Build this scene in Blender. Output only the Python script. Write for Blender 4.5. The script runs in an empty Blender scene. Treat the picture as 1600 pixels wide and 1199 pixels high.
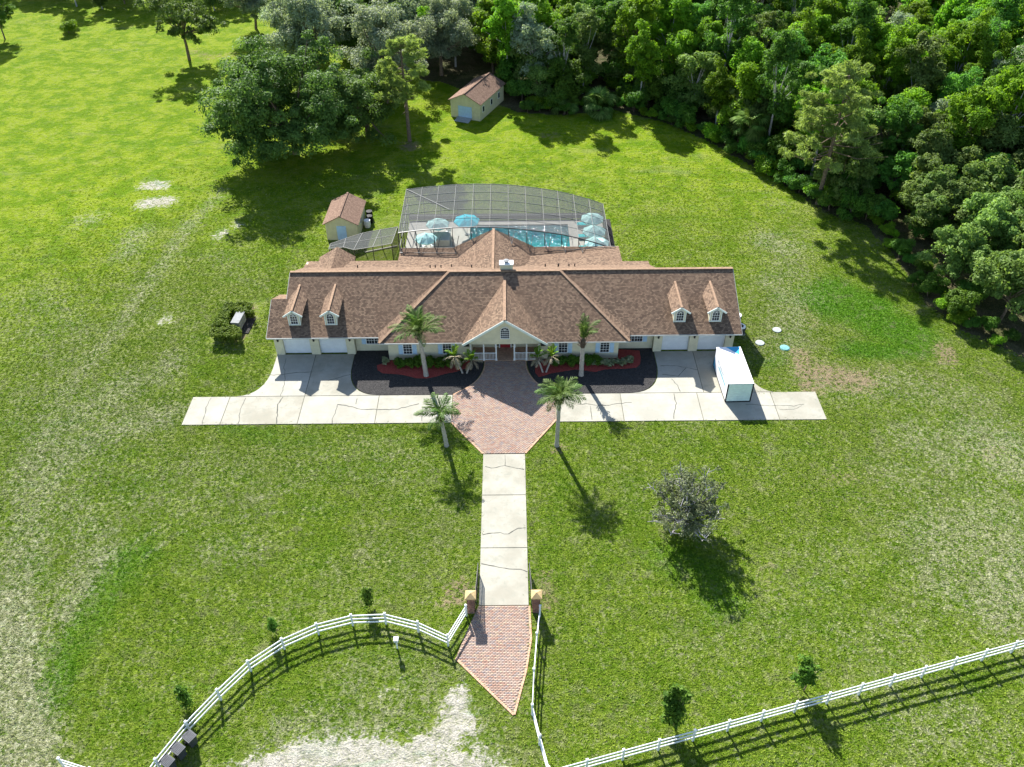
import bpy, math, random
import numpy as np
from mathutils import Vector, Matrix

R = math.radians
scene = bpy.context.scene
col = scene.collection

# ------------------------------------------------------------------ camera
PITCH, CAMX, CAMH, FPX, ROLL = R(40.4), 0.76, 54.2, 1330.0, R(0.5)
cam_d = bpy.data.cameras.new('camera')
cam_d.sensor_width = 36.0
cam_d.lens = FPX / 1600 * 36
cam_d.clip_start, cam_d.clip_end = 0.5, 6000
cam = bpy.data.objects.new('camera', cam_d)
col.objects.link(cam)
cam.matrix_world = Matrix.Translation((CAMX, 0, CAMH)) @ Matrix.Rotation(math.pi / 2 - PITCH, 4, 'X') @ Matrix.Rotation(-ROLL, 4, 'Z')
scene.camera = cam

# ------------------------------------------------------------------ light
SUN = Vector((-0.254, 0.775, 0.578)).normalized()          # direction towards the sun
world = bpy.data.worlds.new('World')
scene.world = world
world.use_nodes = True
nt = world.node_tree
bg = nt.nodes['Background']
sky = nt.nodes.new('ShaderNodeTexSky')
sky.sky_type = 'NISHITA'
sky.sun_disc = False
sky.sun_elevation = math.asin(SUN.z)
sky.sun_rotation = math.atan2(SUN.x, SUN.y)
sky.air_density, sky.dust_density, sky.ozone_density = 1.0, 0.6, 1.0
nt.links.new(sky.outputs[0], bg.inputs[0])
bg.inputs[1].default_value = 0.08
sl = bpy.data.lights.new('sun', 'SUN')
sl.energy = 5.0
sl.angle = R(0.55)
sl.color = (1.0, 0.975, 0.925)
so = bpy.data.objects.new('sun', sl)
col.objects.link(so)
so.rotation_euler = SUN.to_track_quat('Z', 'Y').to_euler()
so.location = (-60, 180, 130)
vs = scene.view_settings
vs.view_transform, vs.look, vs.gamma, vs.use_curve_mapping = 'Standard', 'None', 1.0, False
vs.exposure = 1.55
scene.cycles.max_bounces = 8
scene.cycles.transparent_max_bounces = 12


def at(x, y, z=0.0):
    """photograph pixel -> point of the place at height z"""
    u, v = x - 800, y - 599.5
    c, s = math.cos(ROLL), math.sin(ROLL)
    u, v = u * c - v * s, u * s + v * c
    d = Vector((u, FPX * math.cos(PITCH) - v * math.sin(PITCH), -FPX * math.sin(PITCH) - v * math.cos(PITCH)))
    return Vector((CAMX, 0, CAMH)) + d * ((z - CAMH) / d.z)


# ------------------------------------------------------------------ materials
class NT:
    def __init__(s, name):
        s.m = bpy.data.materials.new(name)
        s.m.use_nodes = True
        s.t = s.m.node_tree
        s.b = s.t.nodes['Principled BSDF']
        s.out = s.t.nodes['Material Output']

    def n(s, kind, **kw):
        x = s.t.nodes.new('ShaderNode' + kind)
        for k, v in kw.items():
            if hasattr(x, k):
                setattr(x, k, v)
            else:
                x.inputs[k.replace('_', ' ')].default_value = v
        return x

    def l(s, a, b):
        s.t.links.new(a, b)

    def coord(s, kind='Object'):
        return s.n('TexCoord').outputs[kind]

    def noise(s, co, scale, detail=3, rough=.55, dist=0.0, stretch=None):
        if stretch:
            mp = s.n('Mapping')
            mp.inputs['Scale'].default_value = stretch
            s.l(co, mp.inputs[0])
            co = mp.outputs[0]
        x = s.n('TexNoise')
        x.inputs['Scale'].default_value = scale
        x.inputs['Detail'].default_value = detail
        x.inputs['Roughness'].default_value = rough
        x.inputs['Distortion'].default_value = dist
        s.l(co, x.inputs['Vector'])
        return x.outputs['Fac']

    def ramp(s, fac, p0, p1, c0=0.0, c1=1.0):
        x = s.n('MapRange')
        x.interpolation_type = 'SMOOTHSTEP'
        for i, v in zip((1, 2, 3, 4), (p0, p1, c0, c1)):
            x.inputs[i].default_value = v
        s.l(fac, x.inputs[0])
        return x.outputs[0]

    def math(s, op, a, b=None):
        x = s.n('Math', operation=op)
        for i, v in enumerate((a, b)):
            if v is None:
                continue
            if isinstance(v, (int, float)):
                x.inputs[i].default_value = v
            else:
                s.l(v, x.inputs[i])
        return x.outputs[0]

    def mix(s, fac, a, b, mode='MIX'):
        x = s.n('Mix', data_type='RGBA', blend_type=mode)
        for sock, v in ((x.inputs[0], fac), (x.inputs[6], a), (x.inputs[7], b)):
            if isinstance(v, (int, float)):
                sock.default_value = v
            elif isinstance(v, (tuple, list)):
                sock.default_value = (*v[:3], 1)
            else:
                s.l(v, sock)
        return x.outputs[2]

    def bump(s, h, strength=.5, dist=.02):
        x = s.n('Bump')
        x.inputs['Strength'].default_value = strength
        x.inputs['Distance'].default_value = dist
        s.l(h, x.inputs['Height'])
        s.l(x.outputs[0], s.b.inputs['Normal'])

    def attr(s, name):
        x = s.n('Attribute')
        x.attribute_name = name
        return x.outputs['Fac']


def basic(name, c, rough=.6, var=.12, scale=3.0, bump=0.0, metal=0.0, spec=None, bscale=None):
    spec = (.3 if rough < .6 else .06) if spec is None else spec
    t = NT(name)
    t.b.inputs['Roughness'].default_value = rough
    t.b.inputs['Metallic'].default_value = metal
    t.b.inputs['Specular IOR Level'].default_value = spec
    co = t.coord()
    f = t.noise(co, scale, 4, .6)
    dark = tuple(x * (1 - var) for x in c)
    lite = tuple(min(1, x * (1 + var)) for x in c)
    t.l(t.mix(t.ramp(f, .3, .7), dark, lite), t.b.inputs['Base Color'])
    if bump:
        t.bump(t.noise(co, bscale or scale * 6, 4, .65), bump, .02)
    return t.m


def foliage(name, dark, lite, trans=.3, hue_var=.33, back=None):
    t = NT(name)
    f = t.attr('tint')
    oi = t.n('ObjectInfo')
    c = t.mix(f, dark, lite)
    hs = t.n('HueSaturation')
    t.l(c, hs.inputs['Color'])
    t.l(t.ramp(oi.outputs['Random'], 0, 1, 1 - hue_var, 1 + hue_var), hs.inputs['Value'])
    t.l(t.math('ADD', t.math('MULTIPLY', oi.outputs['Random'], .03), .485), hs.inputs['Hue'])
    t.l(hs.outputs[0], t.b.inputs['Base Color'])
    t.b.inputs['Roughness'].default_value = .6
    t.b.inputs['Specular IOR Level'].default_value = .12
    tr = t.n('BsdfTranslucent')
    t.l(t.mix(1.0, hs.outputs[0], (1.0, 1.0, .55), 'MULTIPLY'), tr.inputs['Color'])
    mx = t.n('MixShader')
    mx.inputs[0].default_value = trans
    t.l(t.b.outputs[0], mx.inputs[1])
    t.l(tr.outputs[0], mx.inputs[2])
    t.l(mx.outputs[0], t.out.inputs[0])
    return t.m


M = {}
M['wall'] = basic('cream_stucco', (.62, .58, .42), .8, .06, 2, .25, bscale=40)
M['shedwall'] = basic('pale_yellow_siding', (.62, .56, .34), .75, .07, 2, .15, bscale=12)
M['white'] = basic('white_paint', (.78, .79, .78), .45, .05, 3)
M['vinyl'] = basic('white_vinyl', (.78, .79, .80), .35, .07, 2)
M['door'] = basic('garage_door_white', (.70, .73, .76), .5, .04, 2)
M['shutter'] = basic('pale_blue_shutter', (.42, .58, .74), .55, .06, 3)
M['gutter'] = basic('weathered_gutter', (.50, .50, .47), .5, .1, 2)
M['trim'] = basic('pale_trim', (.66, .72, .68), .5, .05, 3)
M['red'] = basic('red_door_paint', (.34, .035, .04), .45, .1, 3)
M['dark'] = basic('dark_bronze_and_shade', (.025, .023, .022), .45, .2, 5)  # bronze fittings, and the painted shade on the eave returns
M['iron'] = basic('black_iron', (.02, .02, .022), .5, .2, 6)
M['alu'] = basic('pale_aluminium', (.27, .265, .25), .75, .06, 4)
M['binplastic'] = basic('charcoal_bin_plastic', (.055, .058, .066), .45, .2, 5)
M['grey'] = basic('grey_metal', (.24, .245, .245), .75, .12, 3)
M['acdark'] = basic('ac_fin', (.05, .055, .06), .5, .2, 12)
M['black'] = basic('matt_black', (.015, .015, .016), .6, .2, 5)
M['teal'] = basic('teal_paint', (.02, .33, .42), .5, .06, 3)
M['bluepaint'] = basic('blue_panel_paint', (.02, .30, .52), .5, .06, 3)
M['greenwhite'] = basic('pale_green_door', (.60, .74, .70), .5, .05, 3)
M['container'] = basic('container_white', (.82, .80, .80), .45, .04, 2)
M['marking'] = basic('grey_marking', (.35, .40, .44), .6, .1, 5)
M['cap'] = basic('yellow_stone_cap', (.42, .305, .155), .7, .15, 6, .2)
M['brickpillar'] = None
M['trunk'] = basic('bark', (.17, .125, .09), .9, .35, 5, .6)
M['palmtrunk'] = basic('palm_trunk_grey', (.36, .33, .29), .9, .2, 6, .5, bscale=14)
M['boots'] = basic('palm_leaf_bases', (.10, .075, .055), .9, .4, 9, .5)
M['twig'] = basic('grey_twig', (.40, .37, .38), .9, .25, 6)
M['crack'] = basic('crack_dirt', (.10, .10, .085), .95, .3, 6)
M['joint'] = basic('slab_joint_soil', (.15, .145, .11), .95, .3, 4)
M['coping'] = basic('pale_pool_coping', (.46, .44, .39), .7, .08, 1.5)
M['kick'] = basic('mauve_brown_kickplate', (.16, .12, .12), .7, .15, 2)
M['cushion'] = basic('teal_cushion', (.01, .55, .58), .8, .08, 4)
M['umbpale'] = basic('pale_aqua_canvas', (.50, .80, .76), .8, .06, 3)
M['umbblue'] = basic('bright_blue_canvas', (.005, .66, .82), .8, .06, 3)
M['lid'] = basic('pale_lid', (.33, .37, .34), .6, .15, 4, .2)
M['lidaqua'] = basic('aqua_lid', (.15, .33, .32), .6, .15, 4, .2)
M['timber'] = basic('grey_ramp_timber', (.34, .36, .36), .8, .2, 5, .3)
M['mulchred'] = None


def m_glass():
    t = NT('dark_window_glass')
    t.b.inputs['Base Color'].default_value = (.018, .022, .028, 1)
    t.b.inputs['Roughness'].default_value = .06
    t.b.inputs['Specular IOR Level'].default_value = .6
    return t.m


M['glass'] = m_glass()


def m_shingle(name, a, b, c):
    t = NT(name)
    uv = t.n('UVMap').outputs[0]
    br = t.n('TexBrick')
    br.offset, br.squash = .5, 1.0
    for k, v in (('Scale', 1.0), ('Mortar Size', .014), ('Mortar Smooth', .3), ('Bias', 0.0), ('Brick Width', .22), ('Row Height', .16)):
        br.inputs[k].default_value = v
    br.inputs['Color1'].default_value = (0, 0, 0, 1)
    br.inputs['Color2'].default_value = (1, 1, 1, 1)
    br.inputs['Mortar'].default_value = (.0, .0, .0, 1)
    t.l(uv, br.inputs['Vector'])
    big = t.noise(uv, .25, 3, .5)
    mid = t.noise(uv, 1.1, 2, .6)
    f = t.math('ADD', t.math('MULTIPLY', br.outputs['Color'], .6), t.math('MULTIPLY', mid, .22))
    colr = t.mix(t.ramp(f, .0, .85), a, b)
    colr = t.mix(t.ramp(big, .40, .68, 0, .3), colr, c)
    colr = t.mix(t.math('MULTIPLY', br.outputs['Fac'], .55), colr, tuple(x * .35 for x in a))
    t.l(colr, t.b.inputs['Base Color'])
    t.b.inputs['Roughness'].default_value = .9
    t.b.inputs['Specular IOR Level'].default_value = .05
    # saw-tooth course relief along the slope
    sp = t.n('SeparateXYZ')
    t.l(uv, sp.inputs[0])
    saw = t.math('FRACT', t.math('DIVIDE', sp.outputs[1], .16))
    h = t.math('ADD', t.math('MULTIPLY', saw, -.6), t.math('ADD', t.math('MULTIPLY', br.outputs['Color'], .5), t.math('MULTIPLY', t.noise(uv, 30, 2, .6), .4)))
    t.bump(h, .28, .012)
    return t.m


M['shingle'] = m_shingle('brown_asphalt_shingle', (.10, .068, .050), (.28, .192, .130), (.19, .12, .08))
M['shedroof'] = m_shingle('dusty_brown_shingle', (.15, .095, .07), (.27, .18, .13), (.21, .135, .10))
M['ridgecap'] = basic('ridge_cap_shingle', (.27, .18, .12), .9, .2, 4, .3)


def m_concrete():
    t = NT('weathered_concrete')
    co = t.coord()
    oi = t.n('ObjectInfo')
    n1, n2, n3 = t.noise(co, .35, 5, .65), t.noise(co, 1.6, 5, .7, .6), t.noise(co, 22, 3, .6)
    c = t.mix(t.ramp(n1, .35, .65), (.275, .255, .20), (.365, .345, .285))
    c = t.mix(t.ramp(n2, .50, .70, 0, .75), c, (.235, .235, .19))
    c = t.mix(t.ramp(n3, .3, .7, 0, .25), c, (.25, .24, .20))
    c = t.mix(t.ramp(t.noise(co, .8, 4, .6, 0, (.25, 1.6, 1)), .5, .7, 0, .35), c, (.26, .25, .20))
    c = t.mix(t.ramp(oi.outputs['Random'], 0, 1, 0, .22), c, (.49, .485, .45))
    t.l(c, t.b.inputs['Base Color'])
    t.b.inputs['Roughness'].default_value = .9
    t.b.inputs['Specular IOR Level'].default_value = .08
    t.bump(t.math('ADD', n3, t.math('MULTIPLY', n2, .6)), .3, .01)
    return t.m


M['concrete'] = m_concrete()


def m_paver(name, cols, island=True):
    t = NT(name)
    g = t.n('NewGeometry').outputs['Random Per Island']
    rp = t.n('ValToRGB')
    rp.color_ramp.interpolation = 'CONSTANT'
    e = rp.color_ramp.elements
    e[0].position, e[0].color = 0, (*cols[0], 1)
    e[1].position, e[1].color = 1 / len(cols), (*cols[1], 1)
    for i in range(2, len(cols)):
        x = e.new(i / len(cols))
        x.color = (*cols[i], 1)
    t.l(g, rp.inputs[0])
    co = t.coord()
    n = t.noise(co, .5, 3, .5)
    c = t.mix(t.ramp(n, .35, .7, 0, .35), rp.outputs[0], (.40, .30, .25))
    t.l(c, t.b.inputs['Base Color'])
    t.b.inputs['Roughness'].default_value = .9
    t.b.inputs['Specular IOR Level'].default_value = .08
    t.bump(t.noise(co, 40, 3, .6), .3, .006)
    return t.m


M['paver'] = m_paver('clay_pavers', [(.30, .205, .16), (.34, .235, .185), (.28, .21, .18), (.35, .265, .215), (.31, .19, .145), (.26, .215, .20), (.37, .28, .205)])
M['paverborder'] = basic('paver_border', (.46, .29, .19), .85, .22, 5, .3)
M['sandbed'] = basic('joint_sand', (.27, .21, .16), .95, .2, 5)
M['brickpillar'] = m_paver('pillar_brick', [(.20, .11, .085), (.26, .15, .11), (.16, .09, .075), (.23, .12, .09)])


def m_mulch(name, a, b, speck, amount):
    t = NT(name)
    co = t.coord()
    n = t.noise(co, 9, 5, .8)
    v = t.n('TexVoronoi')
    v.inputs['Scale'].default_value = 9
    t.l(co, v.inputs['Vector'])
    c = t.mix(t.ramp(n, .3, .75), a, b)
    c = t.mix(t.ramp(t.noise(co, 5.5, 2, .5), amount, amount + .05, 0, .8), c, speck)
    t.l(c, t.b.inputs['Base Color'])
    t.b.inputs['Roughness'].default_value = .95
    t.b.inputs['Specular IOR Level'].default_value = .2
    t.bump(t.math('ADD', n, v.outputs['Distance']), .9, .06)
    return t.m


M['mulch'] = m_mulch('black_mulch', (.014, .014, .014), (.070, .064, .062), (.17, .15, .14), .70)
M['mulchred'] = m_mulch('red_mulch', (.20, .030, .026), (.36, .075, .06), (.42, .20, .15), .72)


def m_water():
    t = NT('pool_water')
    co = t.coord()
    n = t.noise(co, 1.3, 3, .6, .8)
    sp = t.n('SeparateXYZ')
    t.l(co, sp.inputs[0])
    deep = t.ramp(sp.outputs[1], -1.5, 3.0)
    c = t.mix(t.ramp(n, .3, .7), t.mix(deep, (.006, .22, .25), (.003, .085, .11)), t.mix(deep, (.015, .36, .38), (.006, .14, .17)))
    t.l(c, t.b.inputs['Base Color'])
    t.b.inputs['Roughness'].default_value = .05
    t.b.inputs['Specular IOR Level'].default_value = .6
    t.bump(t.noise(co, 3.2, 3, .6, .8), 1.0, .16)
    return t.m


M['water'] = m_water()
M['poolfloor'] = basic('pool_plaster', (.05, .30, .34), .6, .1, 2)


def m_screen():
    t = NT('insect_screen')
    t.b.inputs['Base Color'].default_value = (.075, .08, .078, 1)
    t.b.inputs['Roughness'].default_value = .9
    tr = t.n('BsdfTransparent')
    mx = t.n('MixShader')
    mx.inputs[0].default_value = .5
    t.l(tr.outputs[0], mx.inputs[1])
    t.l(t.b.outputs[0], mx.inputs[2])
    t.l(mx.outputs[0], t.out.inputs[0])
    return t.m


M['screen'] = m_screen()


def m_ground():
    t = NT('lawn')
    co = t.coord()
    A = {k: t.attr(k) for k in ('dry', 'sand', 'lush', 'bare', 'lime', 'litter')}
    big, mid, sm = t.noise(co, .045, 4, .6, .5), t.noise(co, .32, 5, .68, .4), t.noise(co, 1.5, 5, .72, .3)
    tuft, fine = t.noise(co, 4.2, 4, .75), t.noise(co, 11, 3, .7)
    strk = t.noise(co, 1.1, 4, .7, .6, (1.0, 3.2, 1))
    g0 = t.ramp(mid, .40, .60)
    c = t.mix(g0, (.080, .142, .005), (.140, .200, .012))
    c = t.mix(t.ramp(big, .47, .60, 0, .6), c, (.118, .145, .030))
    c = t.mix(t.math('MULTIPLY', A['lime'], .95), c, t.mix(g0, (.115, .200, .001), (.215, .285, .003)))
    lush = t.ramp(t.math('ADD', A['lush'], t.math('MULTIPLY', t.math('SUBTRACT', sm, .5), 1.2)), .25, .85, 0, .9)
    c = t.mix(lush, c, (.052, .150, .006))
    # thin greyish thatch showing through in flecks
    fl = t.math('ADD', t.math('ADD', t.math('MULTIPLY', sm, .5), t.math('MULTIPLY', strk, .35)), t.math('MULTIPLY', mid, .35))
    thatch = t.math('MULTIPLY', t.math('MULTIPLY', t.ramp(fl, .56, .70), t.ramp(A['lime'], 0, 1, 1, .45)), t.ramp(t.noise(co, 5.0, 2, .7), .40, .62, .25, 1))
    c = t.mix(t.math('MULTIPLY', thatch, t.ramp(lush, 0, 1, .8, .1)), c, (.225, .215, .145))
    d = t.ramp(t.math('ADD', A['dry'], t.math('MULTIPLY', t.math('SUBTRACT', t.math('ADD', t.math('MULTIPLY', sm, .45), t.math('MULTIPLY', tuft, .55)), .5), 2.6)), .30, .85, 0, .9)
    c = t.mix(d, c, t.mix(t.ramp(fine, .4, .6), (.25, .245, .145), (.42, .41, .29)))
    b = t.ramp(t.math('ADD', A['bare'], t.math('MULTIPLY', t.math('SUBTRACT', t.math('ADD', t.math('MULTIPLY', sm, .6), t.math('MULTIPLY', tuft, .4)), .5), 2.2)), .35, .85, 0, .9)
    c = t.mix(b, c, (.24, .175, .115))
    s = t.ramp(t.math('ADD', A['sand'], t.math('MULTIPLY', t.math('SUBTRACT', t.math('ADD', t.math('MULTIPLY', sm, .5), t.math('MULTIPLY', tuft, .5)), .5), 2.2)), .36, .66, 0, 1)
    c = t.mix(s, c, t.mix(t.ramp(sm, .3, .7), (.34, .31, .255), (.48, .445, .385)))
    lt = t.ramp(t.math('ADD', A['litter'], t.math('MULTIPLY', t.math('SUBTRACT', mid, .5), .8)), .4, .7)
    c = t.mix(lt, c, t.mix(g0, (.06, .065, .025), (.10, .085, .05)))
    wave = t.ramp(t.noise(co, .30, 4, .65, 1.2, (.35, 1.3, 1)), .54, .66, 0, .6)
    c = t.mix(wave, c, t.mix(1.0, c, (.62, .82, .7), 'MULTIPLY'))
    wash = t.ramp(t.noise(co, .22, 5, .7, .8, (.5, 1.1, 1)), .56, .68, 0, .45)
    c = t.mix(wash, c, t.mix(.6, c, (.26, .25, .12)))
    patch = t.ramp(sm, .38, .52, .4, 0)
    c = t.mix(patch, c, t.mix(1.0, c, (.60, .72, .55), 'MULTIPLY'))
    # blade-scale colour variation: dark gaps, pale blades
    gap = t.ramp(t.noise(co, 7.5, 3, .7, 0, (1, 1.3, 1)), .38, .50, .6, 0)
    c = t.mix(gap, c, t.mix(1.0, c, (.34, .43, .38), 'MULTIPLY'))
    pale = t.ramp(t.noise(co, 9.0, 3, .7, 0, (1.2, 1, 1)), .52, .62, 0, .7)
    c = t.mix(t.math('MULTIPLY', pale, t.ramp(A['lime'], 0, 1, .9, .25)), c, t.mix(.5, c, (.32, .33, .11)))
    t.l(c, t.b.inputs['Base Color'])
    t.b.inputs['Roughness'].default_value = 1.0
    t.b.inputs['Specular IOR Level'].default_value = .05
    h = t.math('ADD', t.math('ADD', t.math('MULTIPLY', tuft, 1.0), t.math('MULTIPLY', fine, .5)), t.math('MULTIPLY', sm, 1.6))
    t.bump(h, 1.0, .20)
    return t.m


M['ground'] = m_ground()
M['leaf_wood'] = foliage('wood_leaves', (.055, .150, .026), (.165, .33, .042), .5)
M['leaf_bright'] = foliage('bright_leaves', (.09, .215, .014), (.26, .44, .026), .52)
M['leaf_oak'] = foliage('dark_oak_leaves', (.065, .120, .026), (.175, .27, .060), .42, .05)
M['leaf_grey'] = foliage('grey_green_leaves', (.17, .23, .14), (.38, .45, .30), .45, .1)
M['leaf_olive'] = foliage('olive_leaves', (.085, .165, .030), (.25, .36, .09), .48)
M['needle'] = foliage('pine_needles', (.13, .20, .035), (.36, .46, .14), .5, .1)
M['palm'] = foliage('palm_fronds', (.045, .105, .020), (.16, .24, .06), .32, .12)
M['palmdry'] = foliage('dry_fronds', (.22, .18, .11), (.40, .34, .23), .2, .1)
M['palmbright'] = foliage('bright_fronds', (.08, .18, .010), (.22, .34, .03), .35, .1)
M['hedge'] = foliage('hedge_leaves', (.035, .10, .010), (.12, .23, .024), .35, .12)
M['shrubtop'] = foliage('clipped_hedge_leaves', (.065, .135, .014), (.20, .29, .036), .4, .1)
M['pale'] = foliage('variegated_leaves', (.09, .14, .05), (.36, .37, .23), .2, .1)
M['silver'] = foliage('sparse_grey_leaves', (.07, .105, .04), (.24, .27, .15), .3, .1)


# ------------------------------------------------------------------ mesh helpers
class MB:
    def __init__(s):
        s.v, s.f, s.m, s.uv, s.sm = [], [], [], [], False

    def poly(s, pts, uv=None, mi=0):
        k = len(s.v)
        pts = [Vector(p) for p in pts]
        s.v += pts
        s.f.append(list(range(k, k + len(pts))))
        s.m.append(mi)
        if uv is None:
            n = Vector((0, 0, 0))
            for i in range(len(pts)):
                n += pts[i].cross(pts[(i + 1) % len(pts)])
            n = n.normalized() if n.length > 1e-9 else Vector((0, 0, 1))
            h = Vector((0, 0, 1)).cross(n)
            h = h.normalized() if h.length > .05 else Vector((1, 0, 0))
            w = n.cross(h)
            uv = [(p.dot(h), p.dot(w)) for p in pts]
        s.uv += uv
        return s

    def box(s, c, d, rz=0, mi=0, tilt=None):
        hx, hy, hz = d[0] / 2, d[1] / 2, d[2] / 2
        m = Matrix.Rotation(rz, 3, 'Z')
        if tilt:
            m = m @ Matrix.Rotation(tilt[0], 3, tilt[1])
        P = [Vector(c) + m @ Vector((x * hx, y * hy, z * hz)) for z in (-1, 1) for x, y in ((-1, -1), (1, -1), (1, 1), (-1, 1))]
        for q in ((3, 2, 1, 0), (4, 5, 6, 7), (0, 1, 5, 4), (1, 2, 6, 5), (2, 3, 7, 6), (3, 0, 4, 7)):
            s.poly([P[i] for i in q], None, mi)
        return s

    def bb(s, x0, x1, y0, y1, z0, z1, mi=0):
        return s.box(((x0 + x1) / 2, (y0 + y1) / 2, (z0 + z1) / 2), (x1 - x0, y1 - y0, z1 - z0), 0, mi)

    def prism(s, pts, z0, z1, mi=0, bottom=False):
        a = [Vector((p[0], p[1], z1)) for p in pts]
        b = [Vector((p[0], p[1], z0)) for p in pts]
        s.poly(a, None, mi)
        if bottom:
            s.poly(b[::-1], None, mi)
        n = len(pts)
        for i in range(n):
            j = (i + 1) % n
            s.poly([b[i], b[j], a[j], a[i]], None, mi)
        return s

    def slab(s, pts, th=.08, mi=0, edge=None):
        """a flat roof plane (upward polygon) given a thickness below it"""
        pts = [Vector(p) for p in pts]
        n = Vector((0, 0, 0))
        for i in range(len(pts)):
            n += pts[i].cross(pts[(i + 1) % len(pts)])
        if n.z < 0:
            pts, n = pts[::-1], -n
        n.normalize()
        lo = [p - n * th for p in pts]
        s.poly(pts, None, mi)
        s.poly(lo[::-1], None, mi if edge is None else edge)
        for i in range(len(pts)):
            j = (i + 1) % len(pts)
            s.poly([lo[i], lo[j], pts[j], pts[i]], None, mi if edge is None else edge)
        return s

    def beam(s, p, q, w, h=None, mi=0):
        p, q = Vector(p), Vector(q)
        h = h or w
        d = (q - p).normalized()
        u = d.cross(Vector((0, 0, 1)))
        u = u.normalized() if u.length > 1e-4 else Vector((1, 0, 0))
        v = u.cross(d)
        P = [e + u * (a * w / 2) + v * (b * h / 2) for e in (p, q) for a, b in ((-1, -1), (1, -1), (1, 1), (-1, 1))]
        for k in ((0, 1, 2, 3), (7, 6, 5, 4), (0, 4, 5, 1), (1, 5, 6, 2), (2, 6, 7, 3), (3, 7, 4, 0)):
            s.poly([P[i] for i in k], None, mi)
        return s

    def tube(s, pts, rad, n=7, mi=0, cap=True):
        pts = [Vector(p) for p in pts]
        rings = []
        for i, p in enumerate(pts):
            d = (pts[min(i + 1, len(pts) - 1)] - pts[max(i - 1, 0)]).normalized()
            u = d.cross(Vector((.3, .9, .1)))
            u = u.normalized() if u.length > 1e-3 else Vector((1, 0, 0))
            w = d.cross(u)
            r = rad[i] if isinstance(rad, (list, tuple)) else rad
            rings.append([p + (u * math.cos(a) + w * math.sin(a)) * r for a in [2 * math.pi * k / n for k in range(n)]])
        for a, b in zip(rings, rings[1:]):
            for k in range(n):
                j = (k + 1) % n
                s.poly([a[j], a[k], b[k], b[j]], None, mi)
        if cap:
            s.poly(rings[-1], None, mi)
            s.poly(rings[0][::-1], None, mi)
        return s

    def lathe(s, c, prof, n=16, mi=0):
        c = Vector(c)
        rings = [[c + Vector((r * math.cos(a), r * math.sin(a), z)) for a in [2 * math.pi * k / n for k in range(n)]] for r, z in prof]
        for a, b in zip(rings, rings[1:]):
            for k in range(n):
                j = (k + 1) % n
                s.poly([a[k], a[j], b[j], b[k]], None, mi)
        s.poly(rings[-1], None, mi)
        return s

    def mesh(s, name, mats, off=Vector((0, 0, 0)), smooth=False):
        me = bpy.data.meshes.new(name)
        me.from_pydata([tuple(v - off) for v in s.v], [], s.f)
        for m in (mats if isinstance(mats, (list, tuple)) else [mats]):
            me.materials.append(m)
        me.polygons.foreach_set('material_index', s.m)
        if smooth:
            me.polygons.foreach_set('use_smooth', [True] * len(s.f))
        uvl = me.uv_layers.new(name='UVMap')
        uvl.data.foreach_set('uv', [c for u in s.uv for c in u])
        me.update()
        return me

    def build(s, name, mats, parent=None, world=False, smooth=False):
        off = Vector((0, 0, 0))
        p = parent
        while world and p:
            off += p.location
            p = p.parent
        o = bpy.data.objects.new(name, s.mesh(name, mats, off, smooth))
        col.objects.link(o)
        o.parent = parent
        return o


def tag(o, label=None, cat=None, group=None, kind=None):
    for k, v in (('label', label), ('category', cat), ('group', group), ('kind', kind)):
        if v:
            o[k] = v
    return o


def thing(name, loc, label, cat, group=None, rz=0):
    o = bpy.data.objects.new(name, None)
    o.empty_display_size = .3
    col.objects.link(o)
    o.location = loc
    o.rotation_euler = (0, 0, rz)
    return tag(o, label, cat, group)


def inst(name, me, parent=None, loc=(0, 0, 0), rot=(0, 0, 0), sc=1.0):
    o = bpy.data.objects.new(name, me)
    col.objects.link(o)
    o.parent = parent
    o.location = loc
    o.rotation_euler = rot
    o.scale = (sc, sc, sc) if isinstance(sc, (int, float)) else sc
    return o


def copy_tree(o, parent=None):
    c = o.copy()
    col.objects.link(c)
    c.parent = parent
    for ch in list(o.children):
        copy_tree(ch, c)
    return c


def quads(name, V, tint, mat, tris=None):
    """N loose quads (N,4,3) as one mesh with a per-face tint"""
    n = len(V)
    me = bpy.data.meshes.new(name)
    me.vertices.add(n * 4)
    me.vertices.foreach_set('co', np.ascontiguousarray(V, dtype=np.float32).reshape(-1))
    me.loops.add(n * 4)
    me.loops.foreach_set('vertex_index', np.arange(n * 4, dtype=np.int32))
    me.polygons.add(n)
    me.polygons.foreach_set('loop_start', np.arange(0, n * 4, 4, dtype=np.int32))
    me.update(calc_edges=True)
    a = me.attributes.new('tint', 'FLOAT', 'FACE')
    a.data.foreach_set('value', np.clip(tint, 0, 1).astype(np.float32))
    me.materials.append(mat)
    me.validate()
    return me


def unit(a):
    return a / np.maximum(np.linalg.norm(a, axis=-1, keepdims=True), 1e-9)


def leaves(cent, rad, per, size, rng, squash=.8, up=.5, wid=.55, low=-.55, shell=.5, jitter=1.0):
    """leaf-sized diamonds spread over the shells of many small clumps"""
    cent, rad = np.asarray(cent, float), np.asarray(rad, float)
    n = len(cent)
    idx = np.repeat(np.arange(n), per)
    d = unit(rng.normal(size=(n * per, 3)))
    flip = d[:, 2] < low
    d[flip, 2] *= -1
    p = cent[idx] + d * rad[idx][:, None] * (shell + (1.08 - shell) * rng.random((n * per, 1))) * np.array([1, 1, squash])
    nm = unit(d + rng.normal(size=d.shape) * jitter * .6 + np.array([0, 0, up]))
    t = unit(np.cross(nm, rng.normal(size=d.shape)))
    b = np.cross(nm, t)
    s = size * (.65 + .7 * rng.random((n * per, 1)))
    droop = np.array([0, 0, -1]) * s * .15
    V = np.stack([p - t * s, p + b * s * wid, p + t * s + droop, p - b * s * wid], axis=1)
    tint = .55 * rng.random(n)[idx] + .45 * rng.random(n * per)
    return V, tint


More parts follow.
